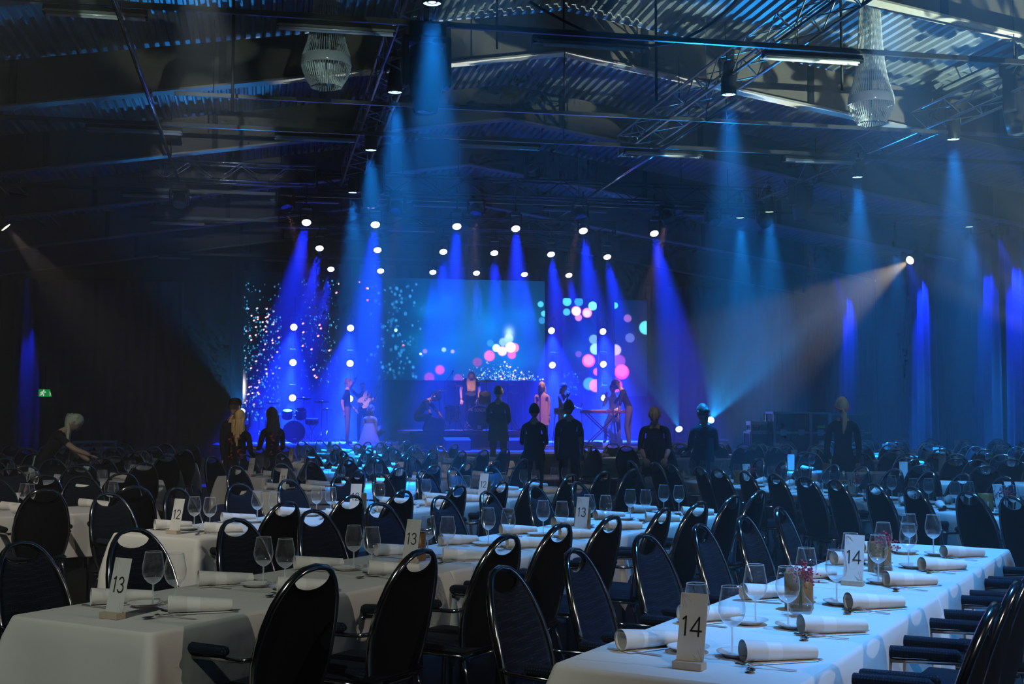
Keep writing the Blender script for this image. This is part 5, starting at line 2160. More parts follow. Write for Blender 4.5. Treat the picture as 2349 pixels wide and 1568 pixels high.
STANDING = [at(px, 900, Y).xy for (px, Y) in ((100, 17.0), (537, 19.0), (549, 18.2), (626, 18.9), (1225, 21.0), (1305, 21.0), (1502, 18.2), (1613, 18.5), (1932, 17.1))]
W = 0.82
SEATS_14 = [4.18, 4.84, 5.53, 6.31, 7.03, 7.71]
LEFT_14 = [4.26, 4.98, 5.71, 6.40, 7.04, 7.80]
RIGHT_13 = [3.94, 4.60, 5.37, 6.04, 6.66, 7.34, 8.03, 8.75, 9.40]
for ri, r in enumerate(rowsT):
    az = R(r['az'])
    d = Vector((math.sin(az), math.cos(az), 0))
    n = Vector((math.cos(az), -math.sin(az), 0))
    rz = math.pi / 2 - az                      # local X along d

    def P(a, p, z=0.0):
        return d * a + n * p + Vector((0, 0, z))
    for k in range(r['mods']):
        c = P(r['a0'] + (k + 0.5) * r['ml'], r['pc'])
        place_table(c, rz, r['ml'] - 0.004, W, 'white tablecloth on %s, %s section from the %s' % (r['name'], ORD[k], r['end']), k + ri)
    L = r['mods'] * r['ml']
    nseat = int((L - r['f0'] - 0.25) / r['sp']) + 1
    rnd = random.Random(100 + ri)
    for side in (-1, 1):
        snm = r['sides'][0 if side < 0 else 1]
        for k in range(nseat):
            a = r['a0'] + r['f0'] + k * r['sp']
            if r['num'] == 14:
                a = SEATS_14[k]
            ac = a + rnd.uniform(-0.05, 0.05)
            if r['num'] == 14 and side < 0:
                ac = LEFT_14[k]
            if r['num'] == 13 and side > 0:
                ac = RIGHT_13[k] if k < len(RIGHT_13) else ac
            off = W / 2 + 0.15 + rnd.uniform(-0.03, 0.05)
            p = P(ac, r['pc'] + side * off)
            if not in_frame(P(ac, r['pc'] + side * (off + 0.2), 0.8), 140) or count['chair'] >= 300:
                continue
            if any((p.xy - q_).length < 0.55 for q_ in STANDING):
                continue
            # facing the table
            face = n * (-side)
            crz = math.atan2(-face.x, face.y) + rnd.uniform(-0.10, 0.10)
            lab = 'black oval-backed banquet chair, %s from %s, %s of %s' % (ORD[k], r['end'], snm, r['name'])
            (CHAIR if p.y < 13 else FAR_CHAIR).put(p, crz, lab, 'banquet chairs along ' + r['name'])
            count['chair'] += 1
            # place setting
            if side > 0:
                nap_az = az + R(48)
            else:
                nap_az = az + R(33)
            base = '%s place from %s, %s of %s' % (ORD[k], r['end'], snm, r['name'])
            e = r['pc'] + side * W / 2           # table edge on this side
            pn = P(a + rnd.uniform(-0.03, 0.03), e - side * (0.165 + rnd.uniform(-0.02, 0.02)), TZ + 0.006)
            if in_frame(pn, 30) and not (r['num'] == 3 and k % 2):
                NAPKIN.put(pn, math.pi / 2 - nap_az - rnd.uniform(-0.12, 0.12) + (0 if r['az'] > 0 else math.pi), 'rolled white napkin, ' + base, 'rolled napkins along ' + r['name'])
                count['napkin'] += 1
            ga = a + (0.03 if r['num'] == 14 else 0.05)
            pg = P(ga + rnd.uniform(-0.02, 0.02), r['pc'] + side * (0.065 + rnd.uniform(0, 0.012)), TZ + 0.005)
            if in_frame(pg, 10) and count['glass'] < 300:
                (WINE if pg.y < 13 else FARWINE).put(pg, 0, 'empty wine glass, ' + base, 'wine glasses along ' + r['name'])
                count['glass'] += 1
            if r['near'] and pn.y < 15 and in_frame(pn, 10):
                PLATE.put(P(a + 0.02, e - side * 0.315, TZ + 0.005), 0, 'white side plate, ' + base, 'side plates along ' + r['name'])
                s_ = side
                frz = math.atan2(n.y * s_, n.x * s_) + rnd.uniform(-0.15, 0.15)
                FORK.put(P(a - 0.13 * s_, e - s_ * 0.165, TZ + 0.005), frz, 'steel fork, ' + base, 'forks along ' + r['name'])
                KNIFE.put(P(a + 0.10 * s_, e - s_ * 0.155, TZ + 0.005), frz, 'steel knife, ' + base, 'knives along ' + r['name'])
                SPOON.put(P(a - 0.03 * s_, e - s_ * 0.215, TZ + 0.005) + d * (-0.10 * s_), math.atan2(d.y, d.x) + rnd.uniform(-0.4, 0.4), 'dessert spoon, ' + base, 'spoons along ' + r['name'])
            if r['num'] == 15 and in_frame(pg, 10):
                TUMBLER.put(P(ga + 0.16, r['pc'] + side * 0.10, TZ + 0.005), 0, 'water tumbler, ' + base, 'tumblers along ' + r['name'])
    # number cards, candle holders, vases
    for k in range(r['mods']):
        a = r['a0'] + 0.14 + k * r['ml']
        pcard = P(a + 0.02, r['pc'] + 0.02, TZ + 0.005)
        if r['num'] == 14 and k == 1:
            pcard = P(6.20, r['pc'] - 0.02, TZ + 0.005)
        lab = ('white number card reading %d in a wooden block' % r['num'] if r['num'] else 'small white table card in a wooden block') + ', %s section of %s' % (ORD[k], r['name'])
        lab = lab.replace(' of the long table numbered', ' of long table')
        if in_frame(pcard, 20):
            crz = rz - math.pi / 2 if r['az'] > 0 and r['az'] < 100 else (rz - math.pi / 2 if r['az'] < 0 else rz)
            if r['num'] == 12 and k == 1:
                crz += R(18)
            sign_card(str(r['num']) if r['num'] else '').put(pcard, crz, lab, 'table number cards')
        if r['num'] == 14:
            al = [5.33, 6.80]
            ac = al[k]
        elif k == 0 and r['mods'] > 1:
            continue
        else:
            ac = a + 0.16
        pcn = P(ac, r['pc'] - 0.03, TZ + 0.005)
        if in_frame(pcn, 20):
            CANDLE.put(pcn, rnd.uniform(0, 6), 'amber brown candle holder on the %s section of %s' % (ORD[k], r['name']), 'candle holders on the tables')
            if pcn.y < 16 and r['num'] in (14, 15, 11):
                VASE.put(P(ac - 0.17, r['pc'] + 0.03, TZ + 0.005), rnd.uniform(0, 6), 'small glass flask with dried pink flowers on the %s section of %s' % (ORD[k], r['name']), 'flower flasks on the tables')
print('COUNTS', count)

# ------------------------------------------------------------------ people
SKIN = mat('skin', (0.55, 0.33, 0.24), 0.55, 0, 0.4, 0.08)
BLACKC = mat('black_cotton', (0.010, 0.010, 0.013), 0.9, 0, 0.2, 0.2, 30, 0.15, 60)
NAVYC = mat('navy_cotton', (0.012, 0.018, 0.06), 0.9, 0, 0.2, 0.2, 30, 0.15, 60)
CHARC = mat('charcoal_wool', (0.02, 0.022, 0.03), 0.9, 0, 0.2, 0.2, 30, 0.15, 60)
GREYT = mat('grey_trouser_cloth', (0.15, 0.12, 0.12), 0.9, 0, 0.2, 0.2, 30, 0.15, 60)
PINKC = mat('pink_shirt_cloth', (0.62, 0.34, 0.42), 0.85, 0, 0.2, 0.15, 20, 0.2, 40)
WHITEC = mat('cream_shirt_cloth', (0.62, 0.57, 0.55), 0.85, 0, 0.2, 0.1, 20, 0.2, 40)
CARDI = mat('grey_knit', (0.20, 0.24, 0.28), 0.95, 0, 0.1, 0.2, 40, 0.3, 90)
JEAN = mat('dark_denim', (0.02, 0.03, 0.07), 0.9, 0, 0.2, 0.2, 40)
SHOE = mat('dark_leather', (0.012, 0.011, 0.012), 0.5)
EYEM = mat('dark_eye', (0.02, 0.015, 0.012), 0.3)
LIP = mat('lip', (0.40, 0.16, 0.14), 0.5)
REDP = mat('red_shirt_print', (0.35, 0.03, 0.04), 0.8)
BAND = mat('pink_headband', (0.75, 0.12, 0.25), 0.7)


def hair_mat(name, c):
    return mat(name, c, 0.45, 0, 0.5, 0.45, 70, 0.4, 140, sheen=0.2)


BLOND = hair_mat('blond_hair', (0.52, 0.36, 0.16))
PALEB = hair_mat('pale_blond_hair', (0.62, 0.55, 0.38))
BROWN = hair_mat('brown_hair', (0.10, 0.055, 0.03))
DARKH = hair_mat('dark_hair', (0.015, 0.011, 0.010))


def Rx(a):
    return Matrix.Rotation(R(a), 3, 'X')


def V3(*a):
    return Vector(a)


def head_mesh(mb, A, mi_skin, mi_eye, mi_lip):
    n, m = 22, 16
    start = len(mb.v)
    mb.ball((0, 0, 0), 1.0, n, m, None, mi_skin)
    for i in range(start, len(mb.v)):
        x, y, z = mb.v[i]
        jaw = 1 - 0.30 * max(0, -z) ** 1.3
        X, Y, Z = 0.074 * x * jaw, (0.098 * y if y < 0 else 0.092 * y) * (1 - 0.12 * max(0, -z) * (1 if y < 0 else 0.2)), 0.118 * z
        if y > 0:
            Y += 0.024 * math.exp(-((X) / 0.014) ** 2 - ((Z + 0.018) / 0.020) ** 2)          # nose
            Y += 0.008 * math.exp(-((X) / 0.022) ** 2 - ((Z + 0.095) / 0.018) ** 2)          # chin
            Y -= 0.008 * math.exp(-((abs(X) - 0.030) / 0.014) ** 2 - ((Z - 0.008) / 0.014) ** 2)  # eye sockets
            Y += 0.004 * math.exp(-((abs(X) - 0.03) / 0.02) ** 2 - ((Z - 0.03) / 0.010) ** 2)   # brows
        mb.v[i] = tuple(A @ Vector((X, Y, Z)))
    for s in (-1, 1):
        mb.ball((s * 0.030, 0.082, 0.006), (0.011, 0.008, 0.007), 8, 6, A, mi_eye)
        mb.ball((s * 0.076, -0.008, -0.005), (0.010, 0.022, 0.032), 8, 6, A, mi_skin)
    mb.ball((0, 0.090, -0.058), (0.022, 0.008, 0.006), 8, 5, A, mi_lip)


def hand_mesh(mb, wrist, d, side, mi):
    """palm, four unequal bent fingers and a thumb off the palm's side; d = direction of the hand"""
    z = d.normalized()
    x = z.cross(Vector((0, 1, 0.2)))
    x = x.normalized() if x.length > 0.1 else Vector((1, 0, 0))
    y = z.cross(x)
    A = Matrix((x, y, z)).transposed().to_4x4()
    A.translation = wrist
    mb.ball((0, 0, 0.045), (0.038, 0.016, 0.052), 10, 7, A, mi)
    for i, (fx, L) in enumerate(((-0.027, 0.066), (-0.009, 0.076), (0.009, 0.071), (0.026, 0.056))):
        p0 = (fx * 0.9, 0, 0.075)
        p1 = (fx * 1.05, 0.006, 0.075 + L * 0.5)
        p2 = (fx * 1.08, 0.022, 0.075 + L * 0.78)
        p3 = (fx * 1.08, 0.040, 0.075 + L * 0.95)
        mb.tube([p0, p1, p2, p3], [0.0105, 0.0098, 0.009, 0.007], 6, M=A, mi=mi)
    s = side
    mb.tube([(s * 0.026, 0.004, 0.022), (s * 0.047, 0.014, 0.048), (s * 0.050, 0.024, 0.072), (s * 0.046, 0.032, 0.088)], [0.013, 0.012, 0.010, 0.008], 6, M=A, mi=mi)


PEOPLE = []


def person(label, loc, az, h=1.75, lean=0, turn=0, nod=0, tilt=0, armR=None, armL=None, legR=None, legL=None, pelvis=None,
           shirt=None, sleeve=1, trousers=None, hair='short', hairm=None, extra=None, shoe=None, slim=1.0, hunch=0):
    PEOPLE.append(dict(label=label, loc=Vector(loc), az=az, h=h, lean=lean, turn=turn, nod=nod, tilt=tilt, armR=armR, armL=armL, legR=legR, legL=legL,
                       pelvis=pelvis, shirt=shirt or BLACKC, sleeve=sleeve, trousers=trousers or BLACKC, hair=hair, hairm=hairm or DARKH, extra=extra, shoe=shoe or SHOE, slim=slim, hunch=hunch))


DOWN = (V3(0.06, -0.04, -1), V3(0.0, 0.14, -1))


def build_people():
    dg_objs = []
    for P_ in PEOPLE:
        s = P_['slim']
        lr = P_['legR'] or (V3(0.04, 0.02, -1), V3(0.0, -0.03, -1))
        ll = P_['legL'] or (V3(0.04, 0.02, -1), V3(0.0, -0.03, -1))
        hipz = 0.0
        J, RAD, E = {}, {}, []

        def put(k, p, r, ry=None):
            J[k] = Vector(p)
            RAD[k] = (r, ry or r)
        legs = {}
        for k, sg, lg in (('R', 1, lr), ('L', -1, ll)):
            a = Vector((lg[0].x * sg, lg[0].y, lg[0].z)).normalized() * 0.42
            b = Vector((lg[1].x * sg, lg[1].y, lg[1].z)).normalized() * 0.40
            legs[k] = (Vector((sg * 0.088, 0, -0.02)), a, b)
        low = min((h_ + a + b).z for (h_, a, b) in legs.values())
        pz = P_['pelvis'] if P_['pelvis'] is not None else 0.085 - low
        base = Vector((0, 0, pz))
        L = Rx(-P_['lean'])
        L2 = Rx(-P_['lean'] - P_['hunch'])
        put('pelvis', base, 0.125 * s, 0.10)
        put('waist', base + L @ V3(0, 0.0, 0.15), 0.118 * s, 0.092)
        w_ = J['waist']
        put('chest', w_ + L2 @ V3(0, 0.0, 0.20), 0.145 * s, 0.105)
        put('upchest', w_ + L2 @ V3(0, -0.005, 0.31), 0.12 * s, 0.085)
        put('neck', w_ + L2 @ V3(0, -0.005, 0.40), 0.056 * s)
        put('headbase', w_ + L2 @ V3(0, 0.012, 0.475), 0.052 * s)
        E += [('pelvis', 'waist'), ('waist', 'chest'), ('chest', 'upchest'), ('upchest', 'neck'), ('neck', 'headbase')]
        hands = []
        for k, sg, arm in (('R', 1, P_['armR'] or DOWN), ('L', -1, P_['armL'] or DOWN)):
            sh = w_ + L2 @ V3(sg * 0.162 * s, -0.01, 0.315)
            put('sh' + k, sh, 0.056 * s)
            a = Vector((arm[0].x * sg, arm[0].y, arm[0].z)).normalized() * 0.29
            b = Vector((arm[1].x * sg, arm[1].y, arm[1].z)).normalized() * 0.25
            put('el' + k, sh + a, 0.043 * s)
            put('wr' + k, sh + a + b, 0.029)
            E += [('upchest', 'sh' + k), ('sh' + k, 'el' + k), ('el' + k, 'wr' + k)]
            hands.append((J['wr' + k], b.normalized() + a.normalized() * 0.1, -sg))
            h_, a, b = legs[k]
            put('hip' + k, base + h_, 0.092 * s)
            put('kn' + k, base + h_ + a, 0.060 * s)
            put('an' + k, base + h_ + a + b, 0.043)
            f = Vector((0, 1, 0)) if abs(b.normalized().z) > 0.6 else Vector((0, 0.2, -1))
            put('toe' + k, J['an' + k] + f * 0.15 + Vector((sg * 0.02, 0, -0.045)), 0.036)
            E += [('pelvis', 'hip' + k), ('hip' + k, 'kn' + k), ('kn' + k, 'an' + k), ('an' + k, 'toe' + k)]
        keys = list(J)
        idx = {k: i for i, k in enumerate(keys)}
        me = bpy.data.meshes.new('skeleton')
        me.from_pydata([J[k] for k in keys], [(idx[a], idx[b]) for a, b in E], [])
        o = bpy.data.objects.new('skeleton', me)
        COL.objects.link(o)
        sk = o.modifiers.new('skin', 'SKIN')
        sk.use_smooth_shade = True
        if not me.skin_vertices:
            bpy.context.view_layer.objects.active = o
            bpy.ops.mesh.customdata_skin_add()
        for k in keys:
            v = me.skin_vertices[0].data[idx[k]]
            v.radius = RAD[k]
            v.use_root = (k == 'pelvis')
        sb = o.modifiers.new('sub', 'SUBSURF')
        sb.levels = sb.render_levels = 2
        dg_objs.append((P_, o, J, RAD, E, hands, L2))
    dg = bpy.context.evaluated_depsgraph_get()
    for (P_, o, J, RAD, E, hands, L2) in dg_objs:
        me = bpy.data.meshes.new_from_object(o.evaluated_get(dg))
        mb = MB()
        vs = [v.co.copy() for v in me.vertices]
        # material by nearest bone
        seg = []
        for a, b in E:
            kind = 'skin'
            if {a, b} <= {'pelvis', 'waist', 'chest', 'upchest', 'shR', 'shL'}:
                kind = 'shirt'
            elif a in ('shR', 'shL'):
                kind = 'sleeve1'
            elif a in ('elR', 'elL'):
                kind = 'sleeve2'
            elif b in ('hipR', 'hipL') or a in ('hipR', 'hipL') or a in ('knR', 'knL'):
                kind = 'trousers'
            elif a in ('anR', 'anL'):
                kind = 'shoe'
            seg.append((J[a], J[b], kind, max(RAD[a][0], RAD[b][0])))
        sl = P_['sleeve']
        groups = {}
        for p in me.polygons:
            c = p.center
            best, bk_ = 1e9, 'skin'
            bt = 0
            for (a, b, kind, r) in seg:
                ab = b - a
                t_ = max(0, min(1, (c - a).dot(ab) / max(1e-9, ab.length_squared)))
                d_ = (a + ab * t_ - c).length / r
                if d_ < best:
                    best, bk_, bt = d_, kind, t_
            if bk_ == 'sleeve1':
                mi = 1 if sl >= 1 or (sl > 0 and bt < sl * 1.0) else 0
            elif bk_ == 'sleeve2':
                mi = 1 if sl >= 2 or (sl > 1 and bt < sl - 1) else 0
            elif bk_ == 'shirt':
                mi = 1
            elif bk_ == 'trousers':
                mi = 2
            elif bk_ == 'shoe':
                mi = 3
            else:
                mi = 0
            mb.f.append(tuple(p.vertices)); mb.sm.append(True); mb.mi.append(mi)
        mb.v = [tuple(v) for v in vs]
        for (wr, d_, s_) in hands:
            hand_mesh(mb, wr, d_, s_, 0)
        hb = J['headbase']
        A = Matrix.Translation(hb) @ (L2.to_4x4()) @ Matrix.Rotation(R(-P_['turn']), 4, 'Z') @ Matrix.Rotation(R(-P_['nod']), 4, 'X') @ Matrix.Rotation(R(P_['tilt']), 4, 'Y') @ Matrix.Translation((0, 0.02, 0.10)) @ Matrix.Scale(1.09, 4)
        head_mesh(mb, A, 0, 4, 5)
        bpy.data.objects.remove(o)
        sc_ = P_['h'] / 1.75
        root = thing('person', P_['label'], 'person', P_['loc'], R(-P_['az']))
        root.scale = (sc_, sc_, sc_)
        part('body', mb, [SKIN, P_['shirt'], P_['trousers'], P_['shoe'], EYEM, LIP], root)
        hair(P_['hair'], P_['hairm'], A, root, L2)
        if P_['extra']:
            P_['extra'](root, J, A)


def hair(style, m, A, root, L2):
    mb = MB()

    def cap(front=0.25, low=-0.35, grow=1.10):
        n0 = len(mb.v)
        n, k = 22, 12
        vs, fs = [], []
        for j in range(k + 1):
            for i in range(n):
                q = 2 * math.pi * i / n
                fy = math.sin(q)
                lim = low + (front - low) * max(0, fy) ** 0.7 if fy > 0 else low
                zt = math.sin(math.pi / 2 * (1 - j / k))
                z = lim + (1 - lim) * zt
                r = math.sqrt(max(0, 1 - z * z))
                w_ = 1 + 0.05 * math.sin(q * 7 + j)
                vs.append((0.076 * grow * r * math.cos(q) * w_, (0.100 if fy < 0 else 0.090) * grow * r * math.sin(q) * w_ - 0.004, 0.118 * 1.06 * z + 0.004))
        for j in range(k):
            for i in range(n):
                fs.append((j * n + i, (j + 1) * n + i, (j + 1) * n + (i + 1) % n, j * n + (i + 1) % n))
        mb.add(vs, fs, True, 0, A)
    inv = A.to_3x3().inverted()
    g = inv @ Vector((0, 0, -1))               # gravity in the head's frame

    def fall(p, L, w, n=7, out=V3(0, -0.3, 0), thick=0.5, seed=1):
        """a lock of hair that hangs from p"""
        rnd = random.Random(seed)
        pts, rr = [], []
        q = Vector(p)
        d_ = Vector(out)
        for i in range(n + 1):
            t_ = i / n
            pts.append(q + V3(rnd.uniform(-1, 1) * 0.006, rnd.uniform(-1, 1) * 0.006, 0))
            rr.append(w * (0.55 + 0.6 * math.sin(math.pi * min(1, 0.25 + t_ * 0.75))) * (1 - 0.45 * t_ ** 3))
            d_ = (d_ * 0.45 + g).normalized()
            q = q + d_ * (L / n)
        mb.tube(pts, rr, 9, M=A, rx=1.0 / thick if thick < 1 else 1.0)
    if style == 'short':
        cap(0.45, -0.30)
    elif style == 'crop':
        cap(0.5, -0.20, 1.05)
    elif style == 'cap':
        cap(0.3, -0.25, 1.04)
    elif style in ('long', 'longwavy'):
        cap(0.40, -0.5, 1.13)
        Lg = 0.40 if style == 'long' else 0.48
        for i, x in enumerate((-0.068, -0.045, -0.02, 0.0, 0.022, 0.046, 0.068)):
            fall((x, -0.078 + 0.5 * abs(x), 0.0), Lg * (1 - 0.15 * abs(x) / 0.07), 0.028, 8, V3(x * 1.2, -0.35, 0), 0.75, i + 3)
    elif style == 'front':
        cap(0.1, -0.5, 1.15)
        for i, x in enumerate((-0.07, -0.045, -0.02, 0.005, 0.03, 0.055, 0.075)):
            fall((x, 0.03 - 0.3 * abs(x), 0.02), 0.36, 0.028, 7, V3(x * 2, 0.3, 0), 0.8, i + 20)
    elif style == 'pony':
        cap(0.35, -0.35, 1.06)
        mb.ball((0, -0.105, 0.045), 0.026, 8, 6, A)
        fall((0, -0.115, 0.045), 0.42, 0.036, 8, V3(0, -0.9, 0.15), 0.8, 4)
        fall((0.02, -0.115, 0.04), 0.38, 0.026, 8, V3(0.1, -0.8, 0.1), 0.8, 6)
    elif style == 'lowpony':
        cap(0.35, -0.45, 1.08)
        fall((0, -0.095, -0.035), 0.30, 0.030, 7, V3(0, -0.5, -0.3), 0.8, 4)
        fall((0.012, -0.095, -0.035), 0.26, 0.024, 7, V3(0.1, -0.5, -0.3), 0.8, 5)
    elif style == 'bun':
        cap(0.35, -0.40, 1.05)
        mb.ball((0, -0.115, 0.02), (0.045, 0.04, 0.045), 10, 7, A)
        fall((0, -0.10, -0.03), 0.12, 0.022, 4, V3(0, -0.4, -0.3), 0.8, 4)
    part('hair', mb, m, root)


def ex_cap(root, J, A):
    q = MB()
    vs = []
    q.lathe([(0.0, 0.135), (0.045, 0.130), (0.075, 0.105), (0.088, 0.06), (0.092, 0.035)], 20, A @ Matrix.Diagonal((0.92, 1.16, 1, 1)).to_4x4())
    q.prism([(0.07 * math.cos(a / 8 * math.pi), 0.085 + 0.085 * math.sin(a / 8 * math.pi)) for a in range(9)], 0.008, A @ Matrix.Translation((0, 0, 0.035)))
    part('cap', q, BLACKC, root)


def ex_print(root, J, A):
    """red print down the back of the shirt"""
    rnd = random.Random(8)
    q = MB()
    for i in range(26):
        x, z = rnd.choice((-1, 1)) * rnd.uniform(0.03, 0.11), rnd.uniform(0.02, 0.36)
        c = J['waist'] + V3(x, -0.118 - 0.02 * (z > 0.1) + 0.35 * x * x * 2, z - 0.08)
        q.bbox(tuple(c), (rnd.uniform(0.015, 0.04), 0.05, rnd.uniform(0.01, 0.03)), 0.002)
    part('shirt_print', q, REDP, root, kind='stuff')


def ex_dress(m, z0, w0, w1, front=False):
    def f(root, J, A):
        q = MB()
        top = J['chest']
        def fn(a, b):
            t_ = a * 2 * math.pi
            z = top.z - 0.02 - b * (top.z - 0.02 - z0)
            wx = (0.155 + (w0 - 0.155) * b) * (1 + 0.05 * b * math.sin(6 * t_))
            wy = (0.122 + (w1 - 0.122) * b) * (1 + 0.05 * b * math.cos(5 * t_))
            cy_ = top.y * (1 - b) + J['pelvis'].y * b
            return (wx * math.cos(t_), cy_ + wy * math.sin(t_), z)
        q.grid(fn, 26, 8, True, wrap=True)
        part('long_shirt' if m is PINKC else 'garment_skirt', q, m, root)
    return f


def ex_band(root, J, A):
    q = MB()
    pts = []
    for i in range(21):
        t_ = 2 * math.pi * i / 20
        pts.append(A @ V3(0.083 * math.cos(t_), 0.112 * math.sin(t_) - 0.002, 0.005 + 0.05 * math.sin(t_)))
    q.tube(pts[:-1], 0.013, 7, closed=True)
    q.ball(tuple(A @ V3(0.02, -0.115, -0.045)), 0.03, 8, 6)
    part('headband', q, BAND, root)


def ex_lap(root, J, A):
    pass


def pos(px, Y, z=0.0):
    p = at(px, 900, Y)
    return (p.x, p.y, z)


person('woman with a long pale ponytail bending over a table at the far left', pos(100, 17.0), 80, 1.72, lean=24, hunch=12, nod=8, armR=(V3(0.12, 0.75, -0.65), V3(-0.05, 0.9, -0.35)), armL=(V3(0.1, 0.55, -0.8), V3(0, 0.8, -0.5)), sleeve=0.6, hair='pony', hairm=PALEB)
person('man in a black cap and dark jacket behind the woman with long blond hair', pos(537, 19.0), 25, 1.80, sleeve=2, shirt=CHARC, hair='cap', hairm=BROWN, extra=ex_cap, slim=1.08)
person('woman with long wavy blond hair seen from behind, red print on black shirt', pos(549, 18.2), 8, 1.63, sleeve=2, hair='longwavy', hairm=BLOND, extra=ex_print, armR=(V3(0.12, 0.1, -1), V3(-0.1, 0.9, -0.3)), armL=(V3(0.12, 0.1, -1), V3(-0.1, 0.8, -0.4)))
person('woman with long dark curly hair holding out one hand in conversation', pos(626, 18.9), -38, 1.67, sleeve=1.0, hair='longwavy', hairm=DARKH, armL=(V3(0.14, 0.25, -1), V3(0.2, 1, 0.05)), armR=(V3(0.15, 0.1, -1), V3(-0.2, 0.9, 0.0)), extra=ex_print)
person('man in a black T-shirt and grey trousers standing in profile on the stage', pos(797, 33.5, SZ), 84, 1.80, sleeve=0.75, trousers=GREYT, hair='short', hairm=BROWN, armR=(V3(0.12, -0.45, -0.9), V3(0.0, 0.25, -1)), armL=(V3(0.1, 0.05, -1), V3(0.0, 0.75, -0.6)))
person('musician with one arm raised holding up a white bass', pos(832, 35.0, SZ), 176, 1.72, sleeve=0.6, hair='short', hairm=DARKH, armL=(V3(0.5, 0.35, -0.5), V3(0.3, 0.5, 0.8)), armR=(V3(0.7, 0.2, 0.75), V3(-0.55, 0.1, 0.9)))
person('person with long dark hair and a grey cardigan kneeling at the stage edge', pos(848, 31.9, SZ), 14, 1.66, pelvis=0.30, legR=(V3(0.1, 0.85, -0.30), V3(0, -1, -0.1)), legL=(V3(0.1, 0.85, -0.30), V3(0, -1, -0.1)), sleeve=2, shirt=CARDI, hair='longwavy', hairm=DARKH, extra=ex_dress(CARDI, 0.04, 0.30, 0.30), hunch=8)
person('bearded man in a dark cap crouching on the riser, reaching down', pos(957, 31.1, RZ), 105, 1.74, pelvis=0.36, lean=28, hunch=14, nod=22, legR=(V3(0.25, 0.9, 0.12), V3(0, -0.45, -1)), legL=(V3(0.25, 0.9, -0.1), V3(0, -0.5, -1)), sleeve=0.8, armR=(V3(0.1, 0.45, -0.9), V3(0, 0.4, -0.8)), armL=(V3(0.1, 0.6, -0.7), V3(0, 0.6, -0.7)), hair='cap', hairm=DARKH, extra=ex_cap, shirt=NAVYC)
person('drummer bending forward over the drums, long blond hair hanging down', pos(1078, 32.9, RZ), 174, 1.80, lean=26, hunch=18, nod=38, sleeve=0.7, armR=(V3(0.35, 0.25, -0.9), V3(-0.05, 0.2, -1)), armL=(V3(0.2, 0.4, -0.9), V3(-0.1, 0.4, -0.9)), hair='front', hairm=BLOND)
person('man in a dark suit seen from behind, hands in front, before the drums', pos(1143, 24.4, 0.30), 6, 1.82, sleeve=2, shirt=CHARC, trousers=CHARC, turn=10, hair='short', hairm=BROWN, armR=(V3(0.12, 0.05, -1), V3(-0.3, 0.9, -0.2)), armL=(V3(0.12, 0.05, -1), V3(-0.3, 0.9, -0.2)), slim=1.06, extra=ex_dress(CHARC, 0.72, 0.20, 0.17))
person('person with blue-lit pale hair bending low on the stage', pos(1192, 31.4, SZ), 40, 1.70, pelvis=0.34, lean=55, hunch=25, nod=20, legR=(V3(0.2, 0.9, 0.0), V3(0, -0.5, -1)), legL=(V3(0.2, 0.9, 0.0), V3(0, -0.5, -1)), sleeve=2, armR=(V3(0.1, 0.7, -0.7), V3(0, 0.7, -0.6)), armL=(V3(0.1, 0.7, -0.7), V3(0, 0.7, -0.6)), hair='long', hairm=PALEB, shirt=NAVYC)
person('woman singer in a loose pink shirt dress facing the hall', pos(1243, 30.4, SZ), 182, 1.62, sleeve=2, shirt=PINKC, trousers=BLACKC, hair='long', hairm=BLOND, extra=ex_dress(PINKC, 0.62, 0.20, 0.15), shoe=mat('pale_shoe', (0.6, 0.5, 0.45), 0.5), slim=1.05)
person('man in a black T-shirt seen from behind with folded forearms, floor before the stage', pos(1225, 21.0), 8, 1.74, sleeve=1, hair='short', hairm=DARKH, armR=(V3(0.16, 0.0, -1), V3(-0.25, 0.9, -0.15)), armL=(V3(0.16, 0.0, -1), V3(-0.2, 0.9, -0.15)), slim=1.06, extra=ex_dress(BLACKC, 0.80, 0.19, 0.16))
person('man in a navy T-shirt seen from behind, arms hanging, before the stage', pos(1305, 21.0), 2, 1.80, sleeve=0.8, shirt=NAVYC, hair='crop', hairm=BROWN, slim=1.08, armR=(V3(0.12, -0.04, -1), V3(0.03, 0.1, -1)), armL=(V3(0.12, -0.04, -1), V3(0.03, 0.1, -1)), extra=ex_dress(NAVYC, 0.80, 0.19, 0.16))
person('dark-haired musician with a hand raised to the mouth, behind the man in navy', pos(1289, 33.0, SZ), 118, 1.66, sleeve=0.6, shirt=mat('dark_red_cloth', (0.12, 0.02, 0.03), 0.8), hair='long', hairm=DARKH, nod=14, armR=(V3(0.1, 0.55, -0.8), V3(-0.2, 0.45, 1)), armL=(V3(0.1, 0.5, -0.9), V3(0, 0.8, -0.2)))
person('man in a cream shirt seated at the keyboard, hand at his chin', pos(1408, 33.4, SZ), 196, 1.80, pelvis=0.78, lean=8, nod=10, legR=(V3(0.15, 0.8, -0.55), V3(0, 0.1, -1)), legL=(V3(0.25, 0.75, -0.6), V3(0, -0.2, -1)), sleeve=2, shirt=WHITEC, trousers=JEAN, hair='short', hairm=DARKH, armR=(V3(0.25, 0.6, -0.7), V3(-0.35, 0.25, 1)), armL=(V3(0.1, 0.3, -1), V3(-0.2, 0.9, -0.1)))
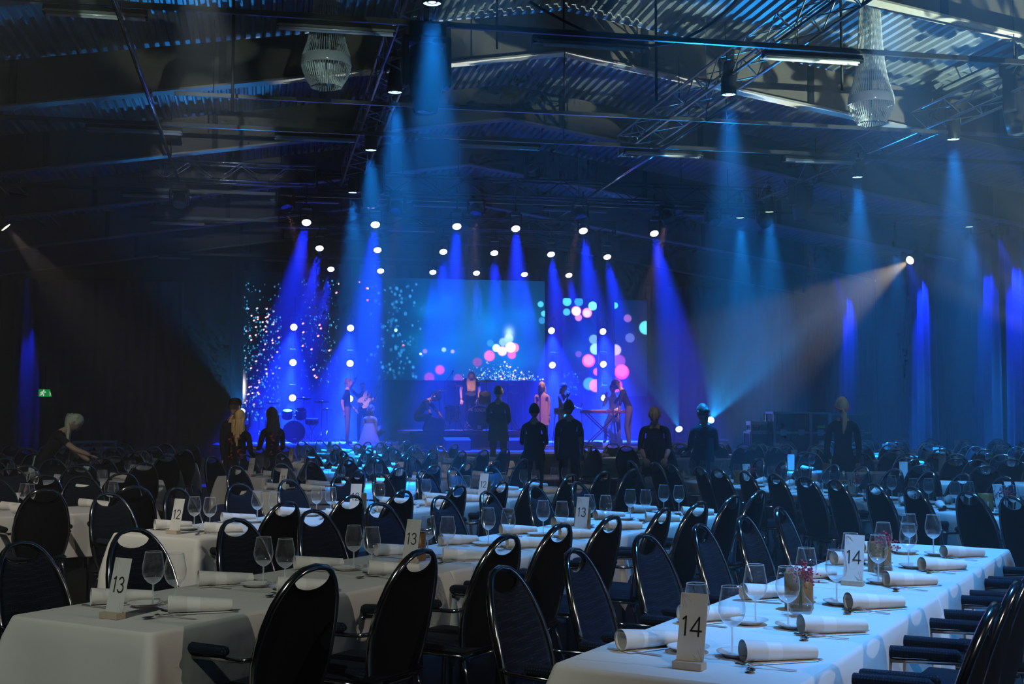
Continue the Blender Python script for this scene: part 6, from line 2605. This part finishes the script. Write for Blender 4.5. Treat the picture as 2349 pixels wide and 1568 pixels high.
person('man in a black shirt and grey trousers stooping to hold a guitar by its neck', pos(1443, 31.5, SZ), -84, 1.80, lean=14, hunch=10, nod=20, sleeve=1.2, trousers=GREYT, hair='short', hairm=BROWN, armL=(V3(0.1, 0.25, -1), V3(0.0, 0.15, -1)), armR=(V3(0.05, 0.6, -0.8), V3(-0.1, 0.7, -0.7)), legL=(V3(0.05, 0.18, -1), V3(0, -0.15, -1)))
person('fair-haired waiter in black laying a table, facing the camera', pos(1502, 18.2), 188, 1.74, lean=10, hunch=8, nod=24, sleeve=1.3, hair='short', hairm=BLOND, armR=(V3(0.13, 0.45, -0.9), V3(-0.3, 0.75, -0.7)), armL=(V3(0.13, 0.4, -0.9), V3(-0.2, 0.75, -0.6)), extra=ex_dress(BLACKC, 0.70, 0.20, 0.16), slim=1.08)
person('waiter in black with a low hair bun, seen from behind near the wide cyan beam', pos(1613, 18.5), -14, 1.72, sleeve=2, hair='bun', hairm=BROWN, turn=-12, armR=(V3(0.14, 0.1, -1), V3(0.05, 0.9, -0.3)), armL=(V3(0.14, 0.1, -1), V3(-0.1, 0.9, -0.2)), slim=1.08, extra=ex_dress(BLACKC, 0.72, 0.18, 0.15))
person('woman with a pale ponytail and pink headband, seen from behind among the tables', pos(1932, 17.1), 6, 1.80, sleeve=2, hair='lowpony', hairm=PALEB, extra=ex_band, armR=(V3(0.15, 0.05, -1), V3(0.0, 0.5, -0.9)), armL=(V3(0.15, 0.05, -1), V3(0.0, 0.5, -0.9)), slim=1.05)
build_people()
# stool under the keyboard player
q = MB()
q.lathe([(0.0, 0.68), (0.17, 0.675), (0.18, 0.64), (0.17, 0.61), (0.0, 0.60)], 18)
for k in range(4):
    a = k * math.pi / 2 + 0.5
    q.tube([(0.1 * math.cos(a), 0.1 * math.sin(a), 0.62), (0.2 * math.cos(a), 0.2 * math.sin(a), 0.0)], 0.014, 6)
p = pos(1409, 33.46, SZ)
tag(part('bar_stool', q, M['black'], None, loc=p), 'black round stool under the man in the cream shirt', 'stool')
